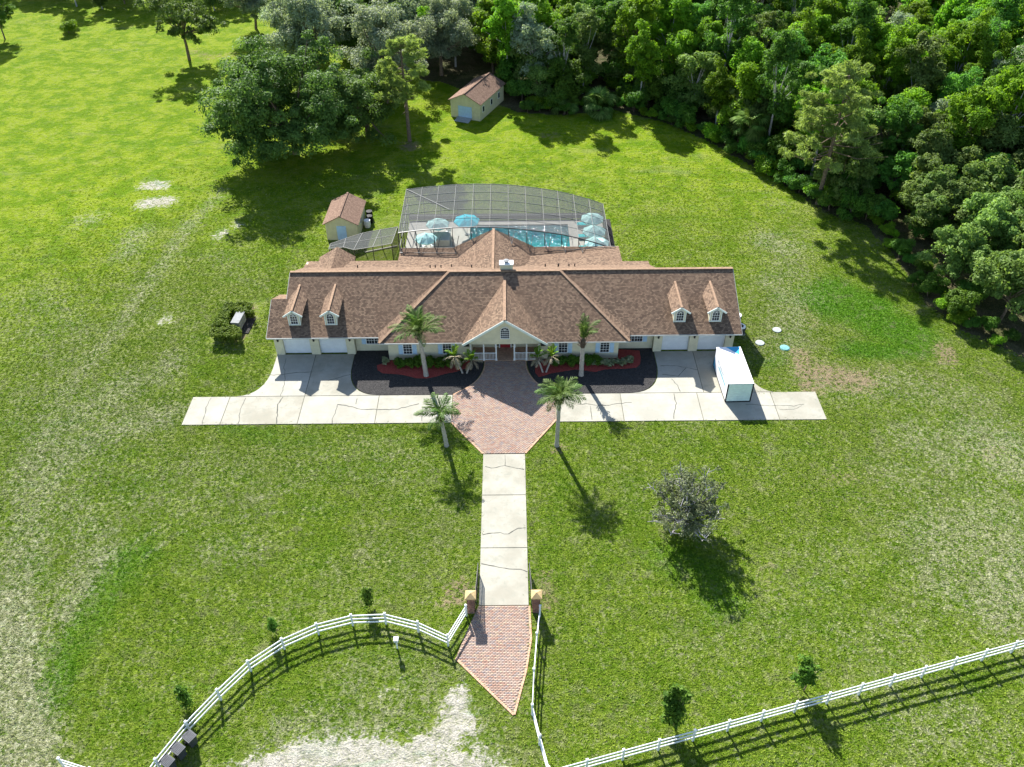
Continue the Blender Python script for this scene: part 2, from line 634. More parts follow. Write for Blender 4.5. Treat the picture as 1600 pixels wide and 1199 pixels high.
def crown_clumps(rng, n, h0, h1, rx, shape='round', rc=(.8, 1.4)):
    """clumps gathered round a handful of limbs' ends, so the outline is uneven"""
    lobes = []
    nl = max(6, n // 9)
    while len(lobes) < nl:
        d = unit(rng.normal(size=3))
        x, y, z = d * rng.uniform(.4, .92)
        w = 1.0
        if shape == 'cone':
            w = 1 - (z + 1) / 2 * .75
        elif shape == 'tall':
            w = 1.0 if z < .3 else 1 - (z - .3) * .6
        if z < -.8:
            continue
        lobes.append(np.array([x * rx * w * .95, y * rx * w * .95, h0 + (z + 1) / 2 * (h1 - h0)]))
    lobes = np.array(lobes)
    sp = rx * (.2 if rx < 8 else .13)
    c = lobes[rng.integers(0, nl, n)] + rng.normal(size=(n, 3)) * np.array([sp, sp, sp * .75])
    c[:, 2] = np.clip(c[:, 2], h0 + .4 + (.05 * np.hypot(c[:, 0], c[:, 1]) if rx > 6 else 0), h1 + .6)
    r = rng.uniform(rc[0] * .6, rc[1] * .95, n)
    return c, r


def limbs(mb, rng, base, cl, h0, r0, n, lean=(0, 0)):
    top = Vector((lean[0], lean[1], h0))
    mb.tube([base, Vector(base).lerp(top, .5) + Vector((rng.normal() * .12, rng.normal() * .12, 0)), top], [r0, r0 * .8, r0 * .62], 8)
    pick = rng.choice(len(cl), min(n, len(cl)), replace=False)
    for i in pick:
        e = Vector(cl[i])
        m = top.lerp(e, .5) + Vector((0, 0, -.12 * (e - top).length * .5))
        s = Vector((lean[0] * .8, lean[1] * .8, h0 * rng.uniform(.75, 1.0)))
        mb.tube([s, m, e], [r0 * .42, r0 * .26, r0 * .07], 5, cap=False)


def tree_mesh(kind, seed, h, rx, hb, mat, n=60, per=90, leaf=.34, rc=(.9, 1.5), shape='round', r0=.22, nl=14, squash=.8, bark='trunk', low=-.5):
    rng = np.random.default_rng(seed)
    cl, rr = crown_clumps(rng, n, hb, h - .5, rx - .6, shape, rc)
    V, t = leaves(cl, rr, int(per * 2.6), leaf * .55, rng, squash, low=low)
    cm = quads(kind + '_crown', V, t, M[mat])
    mb = MB()
    limbs(mb, rng, (0, 0, -.1), cl, hb + (h - hb) * .25, r0, nl)
    return cm, mb.mesh(kind + '_trunk', M[bark], smooth=True)


def plant_tree(name, meshes, loc, label, group=None, cat='tree', rz=0, sc=1.0):
    o = thing(name, loc, label, cat, group, rz)
    o.scale = (sc, sc, sc) if isinstance(sc, (int, float)) else sc
    inst('trunk', meshes[1], o)
    inst('crown', meshes[0], o)
    return o


# ------------------------------------------------------------------ ground
TUFTS_PER_M2 = 26


def seg_dist(X, Y, pts):
    d = np.full(X.shape, 1e9)
    if len(pts) == 1:
        return np.hypot(X - pts[0][0], Y - pts[0][1])
    for (ax, ay), (bx, by) in zip(pts, pts[1:]):
        vx, vy = bx - ax, by - ay
        t = np.clip(((X - ax) * vx + (Y - ay) * vy) / (vx * vx + vy * vy + 1e-9), 0, 1)
        d = np.minimum(d, np.hypot(X - ax - t * vx, Y - ay - t * vy))
    return d


def inside(X, Y, poly):
    r = np.zeros(X.shape, bool)
    n = len(poly)
    for i in range(n):
        (x0, y0), (x1, y1) = poly[i], poly[(i + 1) % n]
        c = (y0 > Y) != (y1 > Y)
        with np.errstate(divide='ignore', invalid='ignore'):
            xi = (x1 - x0) * (Y - y0) / (y1 - y0 + 1e-12) + x0
        r ^= c & (X < xi)
    return r


def g(pts):
    return [tuple(at(*p)[:2]) for p in pts]


WOOD = g([(560, 120), (690, 128), (810, 176), (880, 180), (960, 172), (1040, 192), (1100, 218), (1180, 262), (1230, 292), (1290, 332), (1350, 352), (1400, 400), (1440, 470), (1500, 515), (1600, 560)]) + [(95, 70), (140, 80), (140, 195), (-40, 195)]
xs = np.concatenate([[-3000, -900, -300, -150, -110], np.linspace(-90, 125, 480), [150, 250, 500, 1200, 3000]])
ys = np.concatenate([[-2000, -500, -100, 0, 14], np.linspace(20, 190, 400), [210, 260, 400, 900, 3000]])
GX, GY = np.meshgrid(xs, ys)
att = {k: np.zeros(GX.shape) for k in ('dry', 'sand', 'lush', 'bare', 'lime', 'litter')}


def stroke(k, pts, r, amt=1.0):
    d = seg_dist(GX, GY, g(pts))
    att[k] = np.maximum(att[k], amt * np.clip(1.25 - d / (r * 1.6), 0, 1))


for pts, r, a in [([(400, 1215), (470, 1188), (560, 1180), (640, 1195)], 1.3, .8), ([(640, 1180), (700, 1150), (715, 1100)], .9, .75), ([(720, 1075), (730, 1110), (740, 1150)], .6, .6),
                  ([(400, 1290), (700, 1260)], 3.2, 1.0), ([(760, 1240)], 2.0, .7), ([(620, 1070), (600, 1080)], .5, .4),
                  ([(232, 290), (250, 290)], 1.5, .62), ([(228, 318), (260, 315)], 1.5, .66), ([(370, 352)], .9, .5), ([(338, 370), (350, 362)], 1.0, .5), ([(253, 502), (262, 499)], .9, .5)]:
    stroke('sand', pts, r, a)
for pts, r, a in [([(345, 300), (300, 350), (253, 413), (222, 457), (174, 527), (120, 590), (79, 644), (30, 720)], 1.3, .45),
                  ([(200, 600), (140, 640), (90, 670), (40, 760)], 2.6, .55), ([(170, 640), (240, 650), (290, 645)], 1.6, .5),
                  ([(60, 760), (126, 800), (150, 880), (110, 920), (50, 930)], 2.4, .45), ([(170, 860), (135, 905), (100, 960)], 1.2, .6),
                  ([(10, 940), (30, 1000), (25, 1080), (50, 1150), (60, 1210)], 1.6, .85), ([(0, 1000), (0, 1200)], 2.0, .7), ([(90, 930), (60, 1050)], 1.2, .45),
                  ([(1540, 690), (1600, 720)], 4, .6), ([(1480, 850), (1560, 830)], 4.5, .55), ([(1560, 940), (1590, 880)], 3.5, .6), ([(1400, 740), (1440, 760)], 3, .4), ([(1480, 720)], 2.5, .5),
                  ([(1330, 1000), (1420, 980)], 2.5, .35), ([(1420, 1140), (1500, 1120)], 2.5, .4),
                  ([(1230, 390), (1200, 375)], 2.5, .55), ([(1200, 440), (1240, 470), (1240, 540)], 1.8, .5), ([(1200, 300), (1230, 330)], 2.0, .3),
                  ([(200, 395), (215, 365)], 2.2, .5), ([(145, 340), (130, 345)], 2.2, .45), ([(70, 470), (120, 500), (130, 560)], 2.0, .4), ([(250, 590), (270, 560)], 2.0, .5), ([(60, 520)], 2.0, .4),
                  ([(600, 1120), (540, 1140), (450, 1150)], 2.0, .5), ([(640, 1060), (700, 1040)], 1.5, .35), ([(680, 990), (560, 1060)], 1.4, .3), ([(700, 1180), (780, 1199)], 1.6, .5),
                  ([(400, 735), (320, 720), (220, 740)], 1.8, .35), ([(330, 865), (390, 860)], 1.8, .4), ([(640, 720), (560, 700)], 1.6, .35), ([(600, 850), (520, 900)], 1.6, .3), ([(1130, 640), (1060, 680)], 1.4, .3)]:
    stroke('dry', pts, r, a)
for pts, r, a in [([(300, 345), (253, 413), (222, 457), (174, 527), (120, 590), (85, 644)], 1.4, .5), ([(240, 652), (160, 680), (90, 720), (50, 790), (25, 900)], 2.4, .55), ([(10, 940), (20, 1080), (40, 1210)], 2.2, .75), ([(170, 830), (130, 880), (95, 950), (60, 1010)], 1.4, .5), ([(1440, 690), (1600, 700)], 3.5, .5), ([(1560, 800), (1480, 900)], 4.0, .5),
                  ([(60, 470), (120, 560), (60, 640), (150, 720)], 5.0, .36), ([(200, 430), (280, 520)], 4.0, .30), ([(120, 800), (220, 780), (330, 760)], 3.5, .34), ([(1520, 700), (1500, 860), (1580, 900)], 6.0, .42), ([(1230, 380), (1230, 540)], 3.5, .42),
                  ([(1300, 600), (1420, 600), (1540, 640)], 3.0, .42), ([(640, 740), (500, 720), (380, 780)], 3.0, .30), ([(700, 800), (620, 900)], 2.0, .28), ([(950, 720), (1010, 780)], 2.0, .25), ([(1250, 900), (1330, 860)], 3.0, .28), ([(1100, 1000), (1250, 960)], 2.5, .28),
                  ([(1400, 1080), (1540, 1150)], 3.0, .35), ([(400, 440), (330, 400)], 2.5, .34), ([(560, 1060), (660, 1100), (740, 1160)], 2.5, .4), ([(450, 960), (560, 930)], 2.5, .25), ([(60, 30), (200, 80), (300, 110)], 3.0, .22),
                  ([(210, 850), (233, 836), (280, 803), (345, 785), (430, 775)], .2, .5), ([(224, 873), (275, 836), (326, 819), (415, 803), (500, 795)], .2, .5)]:
    stroke('dry', pts, r, a)
for pts, r, a in [([(1280, 585), (1340, 595)], 2.0, .85), ([(1250, 555), (1268, 605)], 1.5, .75), ([(1340, 595), (1390, 575)], 1.1, .5), ([(1475, 545), (1480, 560)], 1.3, .75), ([(1500, 600), (1440, 590)], 1.6, .4),
                  ([(1255, 480), (1270, 505)], .9, .55), ([(1205, 592)], .9, .5), ([(1200, 915), (1195, 880)], 1.0, .45), ([(1300, 748), (1330, 745)], .9, .5), ([(1205, 712)], .8, .4), ([(1560, 700), (1540, 710)], 1.2, .5),
                  ([(715, 915), (700, 940), (735, 925)], 1.0, .7), ([(850, 905), (855, 940)], 1.0, .65), ([(870, 702)], 1.1, .6), ([(640, 228)], 1.6, .8), ([(300, 80), (330, 90), (360, 85)], 1.8, .5), ([(850, 212), (870, 210)], 1.3, .5),
                  ([(860, 800), (850, 840)], .7, .3), ([(690, 960)], .8, .35), ([(395, 478), (385, 520), (375, 535)], .5, .6), ([(950, 350), (962, 392)], .5, .4)]:
    stroke('bare', pts, r, a)
for pts, r, a in [([(1290, 470), (1350, 490), (1420, 525)], 3.2, .9), ([(1300, 450), (1370, 480)], 2.2, .9), ([(1330, 545), (1430, 548)], 1.6, .8), ([(75, 1090), (90, 1050), (130, 980), (180, 900), (215, 860)], 2.0, .62),
                  ([(1040, 870), (1110, 900), (1130, 940)], 2.0, .6), ([(1000, 690), (1100, 690)], 1.5, .3), ([(360, 668), (420, 680)], 1.5, .5), ([(50, 870), (60, 900)], 1.2, .5), ([(1220, 465)], 1.2, .6), ([(1200, 570), (1240, 555)], 1.0, .5)]:
    stroke('lush', pts, r, a)
att['lime'] = np.clip((GY - 72) / 45, 0, 1) * np.clip((60 - GX) / 25, .35, 1)
att['lime'] = np.maximum(att['lime'], np.clip((-18 - GX) / 30, 0, 1) * np.clip((GY - 62) / 40, 0, 1))
att['litter'] = inside(GX, GY, WOOD).astype(float)
H = .05 * np.sin(GX * .21 + 1) * np.sin(GY * .17) + .03 * np.sin(GX * .61) * np.sin(GY * .53 + 2)
flat = np.clip(np.minimum.reduce([np.maximum(np.abs(GX) - 33, 0) + np.maximum(np.abs(GY - 77) - 22, 0), np.maximum(np.abs(GX) - 5, 0) + np.maximum(np.abs(GY - 46) - 20, 0)]) / 6, 0, 1)
GZ = (H - .03) * flat
nx, ny = len(xs), len(ys)
me = bpy.data.meshes.new('ground')
me.vertices.add(nx * ny)
me.vertices.foreach_set('co', np.stack([GX, GY, GZ], -1).astype(np.float32).reshape(-1))
ii = (np.arange(ny - 1)[:, None] * nx + np.arange(nx - 1)[None, :]).reshape(-1)
F = np.stack([ii, ii + 1, ii + nx + 1, ii + nx], 1).astype(np.int32)
me.loops.add(F.size)
me.loops.foreach_set('vertex_index', F.reshape(-1))
me.polygons.add(len(F))
me.polygons.foreach_set('loop_start', np.arange(0, F.size, 4, dtype=np.int32))
me.update(calc_edges=True)
for k, v in att.items():
    a = me.attributes.new(k, 'FLOAT', 'POINT')
    a.data.foreach_set('value', v.astype(np.float32).reshape(-1))
me.polygons.foreach_set('use_smooth', [True] * len(F))
me.materials.append(M['ground'])
go = bpy.data.objects.new('lawn', me)
col.objects.link(go)
tag(go, kind='structure')

# grass: blade tufts instanced over the open lawn
cov = 1 - att['litter']
for x0, x1, y0, y1 in ((-30.2, 30.2, 58.0, 62.1), (-24.0, 24.4, 62, 82), (-21, 13.6, 81, 97.4), (-1.95, 1.95, 37.5, 54.5), (-31.2, -26.6, 70.6, 78.6)):
    cov[(GX > x0) & (GX < x1) & (GY > y0) & (GY < y1)] = 0
cov[inside(GX, GY, [(-5, 58.2), (5, 58.2), (1.9, 53.9), (-1.9, 53.9)])] = 0
cov[inside(GX, GY, [(-1.95, 38), (1.95, 38), (2.0, 35), (.7, 29.2), (-3.5, 33.5)])] = 0
cov *= np.clip(1.15 - att['sand'] * 2.6 - att['bare'] * 1.1, 0, 1)
cov *= np.clip((118 - GY) / 35, 0, 1) * np.clip((GX + 68) / 22, 0, 1) * np.clip((66 - GX) / 12, 0, 1) * (GY > 22)
cov *= np.clip(1 - .75 * att['lime'], .25, 1)
a = me.attributes.new('grass_cover', 'FLOAT', 'POINT')
a.data.foreach_set('value', cov.astype(np.float32).reshape(-1))
tr_ = np.random.default_rng(3)
TV, TT = [], []
for k in range(9):
    an, L, ln = tr_.uniform(0, 6.28), tr_.uniform(.045, .085), tr_.uniform(1.0, 2.2)
    d = np.array([math.cos(an), math.sin(an), 0])
    p = np.array([tr_.normal() * .05, tr_.normal() * .05, -.01])
    w = np.array([-d[1], d[0], 0]) * .020
    q = p + d * L * ln * .5 + np.array([0, 0, L * .7])
    TV.append([p - w, p + w, q + w * .9, q + d * L * ln * .6 + np.array([0, 0, L * .12]) - w * .2])
    TT.append(tr_.random())


def m_blade():
    t = NT('grass_blades')
    A = {}
    for k in ('lime', 'dry', 'lush'):
        x = t.n('Attribute')
        x.attribute_type = 'INSTANCER'
        x.attribute_name = k
        A[k] = x.outputs['Fac']
    oi = t.n('ObjectInfo')
    rn = oi.outputs['Random']
    m1, m2 = t.noise(oi.outputs['Location'], .30, 5, .68, .5), t.noise(oi.outputs['Location'], .9, 4, .7, .3)
    c = t.mix(rn, (.105, .195, .008), (.285, .37, .045))
    c = t.mix(A['lime'], c, t.mix(rn, (.15, .25, .002), (.29, .37, .010)))
    c = t.mix(t.ramp(A['lush'], .2, .9, 0, .85), c, t.mix(rn, (.055, .17, .005), (.13, .30, .012)))
    c = t.mix(t.ramp(m1, .38, .50, .55, 0), c, t.mix(1.0, c, (.62, .82, .6), 'MULTIPLY'))
    c = t.mix(t.ramp(t.math('ADD', t.math('MULTIPLY', m1, .5), t.math('MULTIPLY', m2, .5)), .51, .62, 0, .7), c, t.mix(rn, (.20, .21, .085), (.40, .40, .22)))
    straw = t.ramp(t.math('ADD', t.math('MULTIPLY', A['dry'], .75), t.math('MULTIPLY', rn, .55)), .52, .88, 0, .9)
    c = t.mix(straw, c, t.mix(rn, (.25, .27, .11), (.45, .45, .27)))
    t.l(c, t.b.inputs['Base Color'])
    t.b.inputs['Roughness'].default_value = .8
    t.b.inputs['Specular IOR Level'].default_value = .05
    tr = t.n('BsdfTranslucent')
    t.l(c, tr.inputs['Color'])
    mx = t.n('MixShader')
    mx.inputs[0].default_value = .42
    t.l(t.b.outputs[0], mx.inputs[1])
    t.l(tr.outputs[0], mx.inputs[2])
    t.l(mx.outputs[0], t.out.inputs[0])
    return t.m


tuft_o = bpy.data.objects.new('grass_tuft', quads('grass_tuft', np.array(TV), np.array(TT), m_blade()))
col.objects.link(tuft_o)
tuft_o.location = (12, 33, 0)
tag(tuft_o, kind='stuff')
ng = bpy.data.node_groups.new('grass_tufts', 'GeometryNodeTree')
ng.interface.new_socket('Geometry', in_out='INPUT', socket_type='NodeSocketGeometry')
ng.interface.new_socket('Geometry', in_out='OUTPUT', socket_type='NodeSocketGeometry')
N = lambda k: ng.nodes.new(k)
gi, gout, dp, ip, oi_, na, mu, rv, rsx = N('NodeGroupInput'), N('NodeGroupOutput'), N('GeometryNodeDistributePointsOnFaces'), N('GeometryNodeInstanceOnPoints'), N('GeometryNodeObjectInfo'), N('GeometryNodeInputNamedAttribute'), N('ShaderNodeMath'), N('FunctionNodeRandomValue'), N('FunctionNodeRandomValue')
na.data_type = 'FLOAT'
na.inputs['Name'].default_value = 'grass_cover'
mu.operation = 'MULTIPLY'
mu.inputs[1].default_value = TUFTS_PER_M2
oi_.inputs['Object'].default_value = tuft_o
oi_.transform_space = 'ORIGINAL'
rv.data_type = 'FLOAT_VECTOR'
rv.inputs[0].default_value = (-.2, -.2, 0)
rv.inputs[1].default_value = (.2, .2, 6.283)
rsx.data_type = 'FLOAT'
rsx.inputs[2].default_value = .7
rsx.inputs[3].default_value = 1.5
ln = ng.links.new
ln(gi.outputs[0], dp.inputs['Mesh'])
ln(na.outputs['Attribute'], mu.inputs[0])
ln(mu.outputs[0], dp.inputs['Density'])
ln(dp.outputs['Points'], ip.inputs['Points'])
ln(oi_.outputs['Geometry'], ip.inputs['Instance'])
ln(rv.outputs[0], ip.inputs['Rotation'])
ln(rsx.outputs[1], ip.inputs['Scale'])
ln(ip.outputs[0], gout.inputs[0])
gr = bpy.data.objects.new('grass', me)
col.objects.link(gr)
tag(gr, kind='stuff')
gm = gr.modifiers.new('tufts', 'NODES')
gm.node_group = ng


# ------------------------------------------------------------------ driveway and paths
def structure(name, loc=(0, 0, 0)):
    o = bpy.data.objects.new(name, None)
    col.objects.link(o)
    o.location = loc
    return tag(o, kind='structure')


def arc_pts(c, r, a0, a1, n=8):
    return [(c[0] + r * math.cos(R(a0 + (a1 - a0) * i / n)), c[1] + r * math.sin(R(a0 + (a1 - a0) * i / n))) for i in range(n + 1)]


def bez(a, b, c, n=8):
    return [tuple((1 - t) ** 2 * np.array(a) + 2 * t * (1 - t) * np.array(b) + t * t * np.array(c)) for t in [i / n for i in range(n + 1)]]


drv = structure('driveway', (0, 60, 0))
ZS = .06
mbj = MB()
slabs = []
Y0, Y1, J = 58.1, 62.03, .035
xl = [-30.1, -26.5, -19.3, -12.08, -5.0]
for a, b in zip(xl, xl[1:]):
    slabs.append([(a + J, Y0), (b - (J if b < -6 else 0), Y0), (b - (J if b < -6 else 0), Y1 - J), (a + J, Y1 - J)])
xr = [4.95, 11.2, 18.6, 25.7, 30.1]
for a, b in zip(xr, xr[1:]):
    slabs.append([(a + (J if a > 6 else 0), Y0), (b - J, Y0), (b - J, Y1 - J), (a + (J if a > 6 else 0), Y1 - J)])
for s_ in (-1, 1):
    outer = bez((25.9, Y1), (23.3, 62.3), (23.25, 66.2)) + [(23.25, 68.5)]
    inner = bez((12.4, Y1), (15.2, 62.3), (15.35, 65.9)) + [(15.35, 68.5)]
    if s_ > 0:
        outer = bez((26.0, Y1), (24.0, 62.6), (24.1, 66.2)) + [(24.0, 68.5)]
    mid = 19.3
    slabs.append([(s_ * x, y) for x, y in [(mid + J, Y1 + J)] + [(outer[0][0], Y1 + J)] + outer[1:] + [(mid + J, 68.5)]])
    slabs.append([(s_ * x, y) for x, y in [(mid - J, Y1 + J), (mid - J, 68.5)] + inner[::-1][:-1] + [(inner[0][0], Y1 + J)]])
for a, b in ((37.9, 43.35), (43.35, 49.0), (49.0, 53.92)):
    slabs.append([(-1.86, a + J), (1.86, a + J), (1.86, b - J), (-1.86, b - J)])
for p in slabs:
    A = sum(p[i][0] * p[(i + 1) % len(p)][1] - p[(i + 1) % len(p)][0] * p[i][1] for i in range(len(p)))
    if A < 0:
        p = p[::-1]
    MB().prism(p, -.05, ZS).build('slab', M['concrete'], drv, True)
mbj = MB()
mbj.bb(-30.0, -5, Y0 + .02, Y1, -.05, .035).bb(5, 30.0, Y0 + .02, Y1, -.05, .035).bb(-1.8, 1.8, 38, 53.9, -.05, .035)
for s_ in (-1, 1):
    mbj.bb(min(s_ * 15.5, s_ * 23.1), max(s_ * 15.5, s_ * 23.1), 62.03, 68.5, -.05, .034)
mbj.build('joint_filler', M['joint'], drv, True)
rnd = random.Random(5)


def crack(px, w=.05):
    P = [at(*p, ZS + .004) for p in px]
    Q = []
    for a, b in zip(P, P[1:]):
        n = max(2, int((b - a).length / .35))
        for i in range(n):
            Q.append(a.lerp(b, i / n))
    Q.append(P[-1])
    for i in range(1, len(Q) - 1):
        Q[i] = Q[i] + Vector((rnd.gauss(0, .04), rnd.gauss(0, .04), 0))
    mb = MB()
    for i, (a, b) in enumerate(zip(Q, Q[1:])):
        d = (b - a).normalized()
        n = Vector((-d.y, d.x, 0)) * w * rnd.uniform(.35, .7)
        mb.poly([a - n, b - n, b + n, a + n])
    mb.build('crack', M['crack'], drv, True)


for c_, w_ in [([(330, 622), (322, 636), (318, 655), (316, 663)], .05), ([(384, 622), (375, 640), (372, 662)], .06), ([(442, 621), (434, 632), (432, 662)], .08), ([(527, 633), (521, 650), (519, 662)], .06),
               ([(527, 632), (545, 635), (565, 640), (590, 640), (615, 640), (640, 635), (655, 631)], .08), ([(558, 623), (556, 632)], .05), ([(661, 640), (659, 658)], .06),
               ([(438, 620), (443, 605), (446, 588), (444, 575), (447, 560)], .05), ([(418, 586), (440, 586), (465, 582), (488, 581)], .06), ([(512, 595), (530, 590), (550, 585)], .05),
               ([(1049, 592), (1058, 602), (1063, 612)], .06), ([(1053, 615), (1056, 630), (1053, 655)], .07), ([(903, 632), (915, 631), (930, 633), (945, 634), (965, 631), (987, 629)], .07), ([(922, 634), (925, 656)], .05),
               ([(1165, 632), (1200, 634), (1240, 634), (1256, 632)], .05), ([(1032, 572), (1060, 572), (1090, 578)], .05), ([(1035, 585), (1060, 588), (1072, 575)], .05), ([(1218, 640), (1240, 640), (1253, 634)], .04),
               ([(758, 729), (768, 732), (788, 728), (805, 732), (819, 734)], .06), ([(789, 711), (789, 728)], .04), ([(754, 836), (775, 832), (795, 834), (808, 826), (822, 825)], .07), ([(752, 881), (780, 887), (795, 890), (812, 890), (824, 894)], .07)]:
    crack(c_, w_)

# clay pavers: one paver field by the porch, one at the gate
rng0 = np.random.default_rng(11)


def paver_field(poly, name_parent, bw=.25, bh=.125, z=.065):
    P = np.array(poly)
    x0, y0, x1, y1 = P[:, 0].min(), P[:, 1].min(), P[:, 0].max(), P[:, 1].max()
    V, T = [], []
    rows = int((y1 - y0) / bh) + 1
    mb = MB()
    cx = []
    for r in range(rows):
        off = (r % 2) * bw / 2
        for c in range(int((x1 - x0) / bw) + 2):
            cx.append((x0 + c * bw - off + bw / 2, y0 + (r + .5) * bh))
    cx = np.array(cx)
    X, Y = cx[:, 0], cx[:, 1]
    ok = inside(X - bw * .42, Y, poly) & inside(X + bw * .42, Y, poly) & inside(X, Y - bh * .4, poly) & inside(X, Y + bh * .4, poly)
    X, Y = X[ok], Y[ok]
    n = len(X)
    hx, hy = bw / 2 - .008, bh / 2 - .008
    zz = z + rng0.normal(size=n) * .003
    lo = np.full(n, .03)
    q = lambda a, b, zc: np.stack([X + a * hx, Y + b * hy, zc], -1)
    C = [q(-1, -1, lo), q(1, -1, lo), q(1, 1, lo), q(-1, 1, lo), q(-1, -1, zz), q(1, -1, zz), q(1, 1, zz), q(-1, 1, zz)]
    verts = np.stack(C, 1).reshape(-1, 3)
    base = (np.arange(n) * 8)[:, None, None]
    fc = np.array([[4, 5, 6, 7], [0, 1, 5, 4], [1, 2, 6, 5], [2, 3, 7, 6], [3, 0, 4, 7]])[None]
    F = (base + fc).reshape(-1, 4).astype(np.int32)
    me = bpy.data.meshes.new('paver')
    me.vertices.add(len(verts))
    me.vertices.foreach_set('co', (verts - np.array(name_parent.location)).astype(np.float32).reshape(-1))
    me.loops.add(F.size)
    me.loops.foreach_set('vertex_index', F.reshape(-1))
    me.polygons.add(len(F))
    me.polygons.foreach_set('loop_start', np.arange(0, F.size, 4, dtype=np.int32))
    me.update(calc_edges=True)
    me.materials.append(M['paver'])
    o = bpy.data.objects.new('paver', me)
    col.objects.link(o)
    o.parent = name_parent
    o['kind'] = 'stuff'
    MB().prism(poly, -.05, .045).build('sand_bed', M['sandbed'], name_parent, True)


def border(poly_open, w, parent, z=.068):
    mb = MB()
    for a, b in zip(poly_open, poly_open[1:]):
        a, b = Vector((*a, 0)), Vector((*b, 0))
        L = (b - a).length
        n = max(1, round(L / .22))
        d = (b - a) / n
        for i in range(n):
            p = a + d * i + d * .04
            q = a + d * (i + 1) - d * .04
            mb.beam((p.x, p.y, z - .04), (q.x, q.y, z - .04), w, .08 + rnd.uniform(-.004, .004))
    o = mb.build('border_paver', M['paverborder'], parent, True)
    o['kind'] = 'stuff'


pv = structure('paved_court', (0, 60, 0))
lcurve = bez((-1.93, 67.2), (-1.85, 64.2), (-4.2, 62.6), 8) + [(-4.95, 62.03), (-4.95, 58.12)]
rcurve = bez((2.15, 67.2), (2.1, 64.2), (4.3, 62.6), 8) + [(4.9, 62.03), (4.9, 58.4)]
heart = lcurve[::-1] + [(-1.93, 67.15), (2.15, 67.15)] + rcurve + [(1.86, 53.97), (-1.86, 53.97)]
heart = heart[::-1] if True else heart
sgn = sum(heart[i][0] * heart[(i + 1) % len(heart)][1] - heart[(i + 1) % len(heart)][0] * heart[i][1] for i in range(len(heart)))
heart = heart if sgn > 0 else heart[::-1]
paver_field(heart, pv)
border([(-4.92, 58.12), (-1.9, 54.0)], .16, pv)
border([(4.87, 58.4), (1.9, 54.0)], .16, pv)
border(lcurve[:-1], .14, pv)
border(rcurve[:-1], .14, pv)
gatepave = [(-1.9, 37.88), (1.86, 37.88), (1.95, 35.0), (1.55, 32.5), (.69, 29.2), (-3.42, 33.5), (-2.75, 35.6)][::-1]
gp = structure('gate_paving', (0, 34, 0))
paver_field(gatepave, gp)
border([(-3.42, 33.5), (.69, 29.2)], .16, gp)
border([(1.92, 37.85), (1.98, 35.0), (1.58, 32.5), (.72, 29.2)], .14, gp)


# ------------------------------------------------------------------ planting beds
def sheet(name, pts, z, mat, seed=1, parent=None, edge=.04):
    A = sum(pts[i][0] * pts[(i + 1) % len(pts)][1] - pts[(i + 1) % len(pts)][0] * pts[i][1] for i in range(len(pts)))
    if A < 0:
        pts = pts[::-1]
    o = MB().prism(pts, -.03, z).build(name, mat, parent)
    return o


lbed = [(-15.3, 69.05), (-15.3, 65.9)] + bez((-15.28, 65.9), (-15.1, 62.45), (-12.4, 62.08)) + [(-5.1, 62.08)] + bez((-4.4, 62.4), (-2.05, 64.2), (-2.08, 67.25)) + [(-2.08, 67.5), (-11.7, 67.5), (-11.7, 69.05)]
rbed = [(15.28, 69.05), (15.28, 65.9)] + bez((15.26, 65.9), (15.1, 62.45), (12.4, 62.08)) + [(5.1, 62.08)] + bez((4.5, 62.4), (2.3, 64.2), (2.3, 67.25)) + [(2.3, 67.5), (11.5, 67.5), (11.5, 69.05)]
tag(sheet('mulch_bed', lbed, .05, M['mulch']), kind='structure')
tag(sheet('mulch_bed', rbed, .05, M['mulch']), kind='structure')
lr = g([(589, 572), (590, 579), (598, 584), (612, 585), (626, 586), (640, 589), (652, 592), (668, 592), (682, 589), (695, 585), (712, 582), (727, 577), (735, 568), (734, 562)]) + [(-3.6, 67.4), (-11.4, 67.4)]
rr_ = g([(836, 574), (836, 583), (842, 590), (850, 588), (862, 584), (880, 581), (900, 578), (916, 580), (930, 582), (945, 578), (960, 577), (978, 577), (994, 575), (1000, 570), (1001, 560), (999, 549)]) + [(11.7, 68.9), (11.55, 67.4), (4.2, 67.4)]
tag(sheet('red_mulch_bed', lr, .085, M['mulchred']), kind='structure')
tag(sheet('red_mulch_bed', rr_, .085, M['mulchred']), kind='structure')

exec_parts = []
# ------------------------------------------------------------------ house
HX = (0.0, 74.0, 0.0)
house = thing('house', HX, 'long single storey cream house with brown shingle roof, four garage doors and central porch gable', 'house')
S = .44
EZ, EY, EYC, RY, RZ = 2.7, 67.84, 66.82, 75.0, 5.85
SB = .54
CRZ = EZ + S * (74.5 - EYC)


def W(mb, name, mat, parent=house, smooth=False):
    return mb.build(name, mat, parent, True, smooth)


# roof planes
rf = MB()
rf.slab([(-23.75, EY, EZ), (-12.0, EY, EZ), (-5.2, 75, RZ), (-22.2, 75, RZ), (-22.2, 72.0, EZ + S * (72 - EY)), (-23.75, 72.0, EZ + S * (72 - EY))], .1)
rf.slab([(23.8, EY, EZ), (12.0, EY, EZ), (5.2, 75, RZ), (23.8, 75, RZ)], .1)
rf.slab([(-12.4, EYC, EZ), (12.45, EYC, EZ), (5.82, 74.5, CRZ), (-5.62, 74.5, CRZ)], .1)
rf.slab([(-12.4, EYC, EZ), (-5.62, 74.5, CRZ), (-5.62, 74.9, CRZ - .16), (-12.6, 68.3, EZ + S * (68.3 - EY) - .02), (-12.46, EYC + .2, EZ - .02)], .1)
rf.slab([(12.45, EYC, EZ), (5.82, 74.5, CRZ), (5.82, 74.9, CRZ - .16), (12.65, 68.3, EZ + S * (68.3 - EY) - .02), (12.51, EYC + .2, EZ - .02)], .1)
BY = 80.1
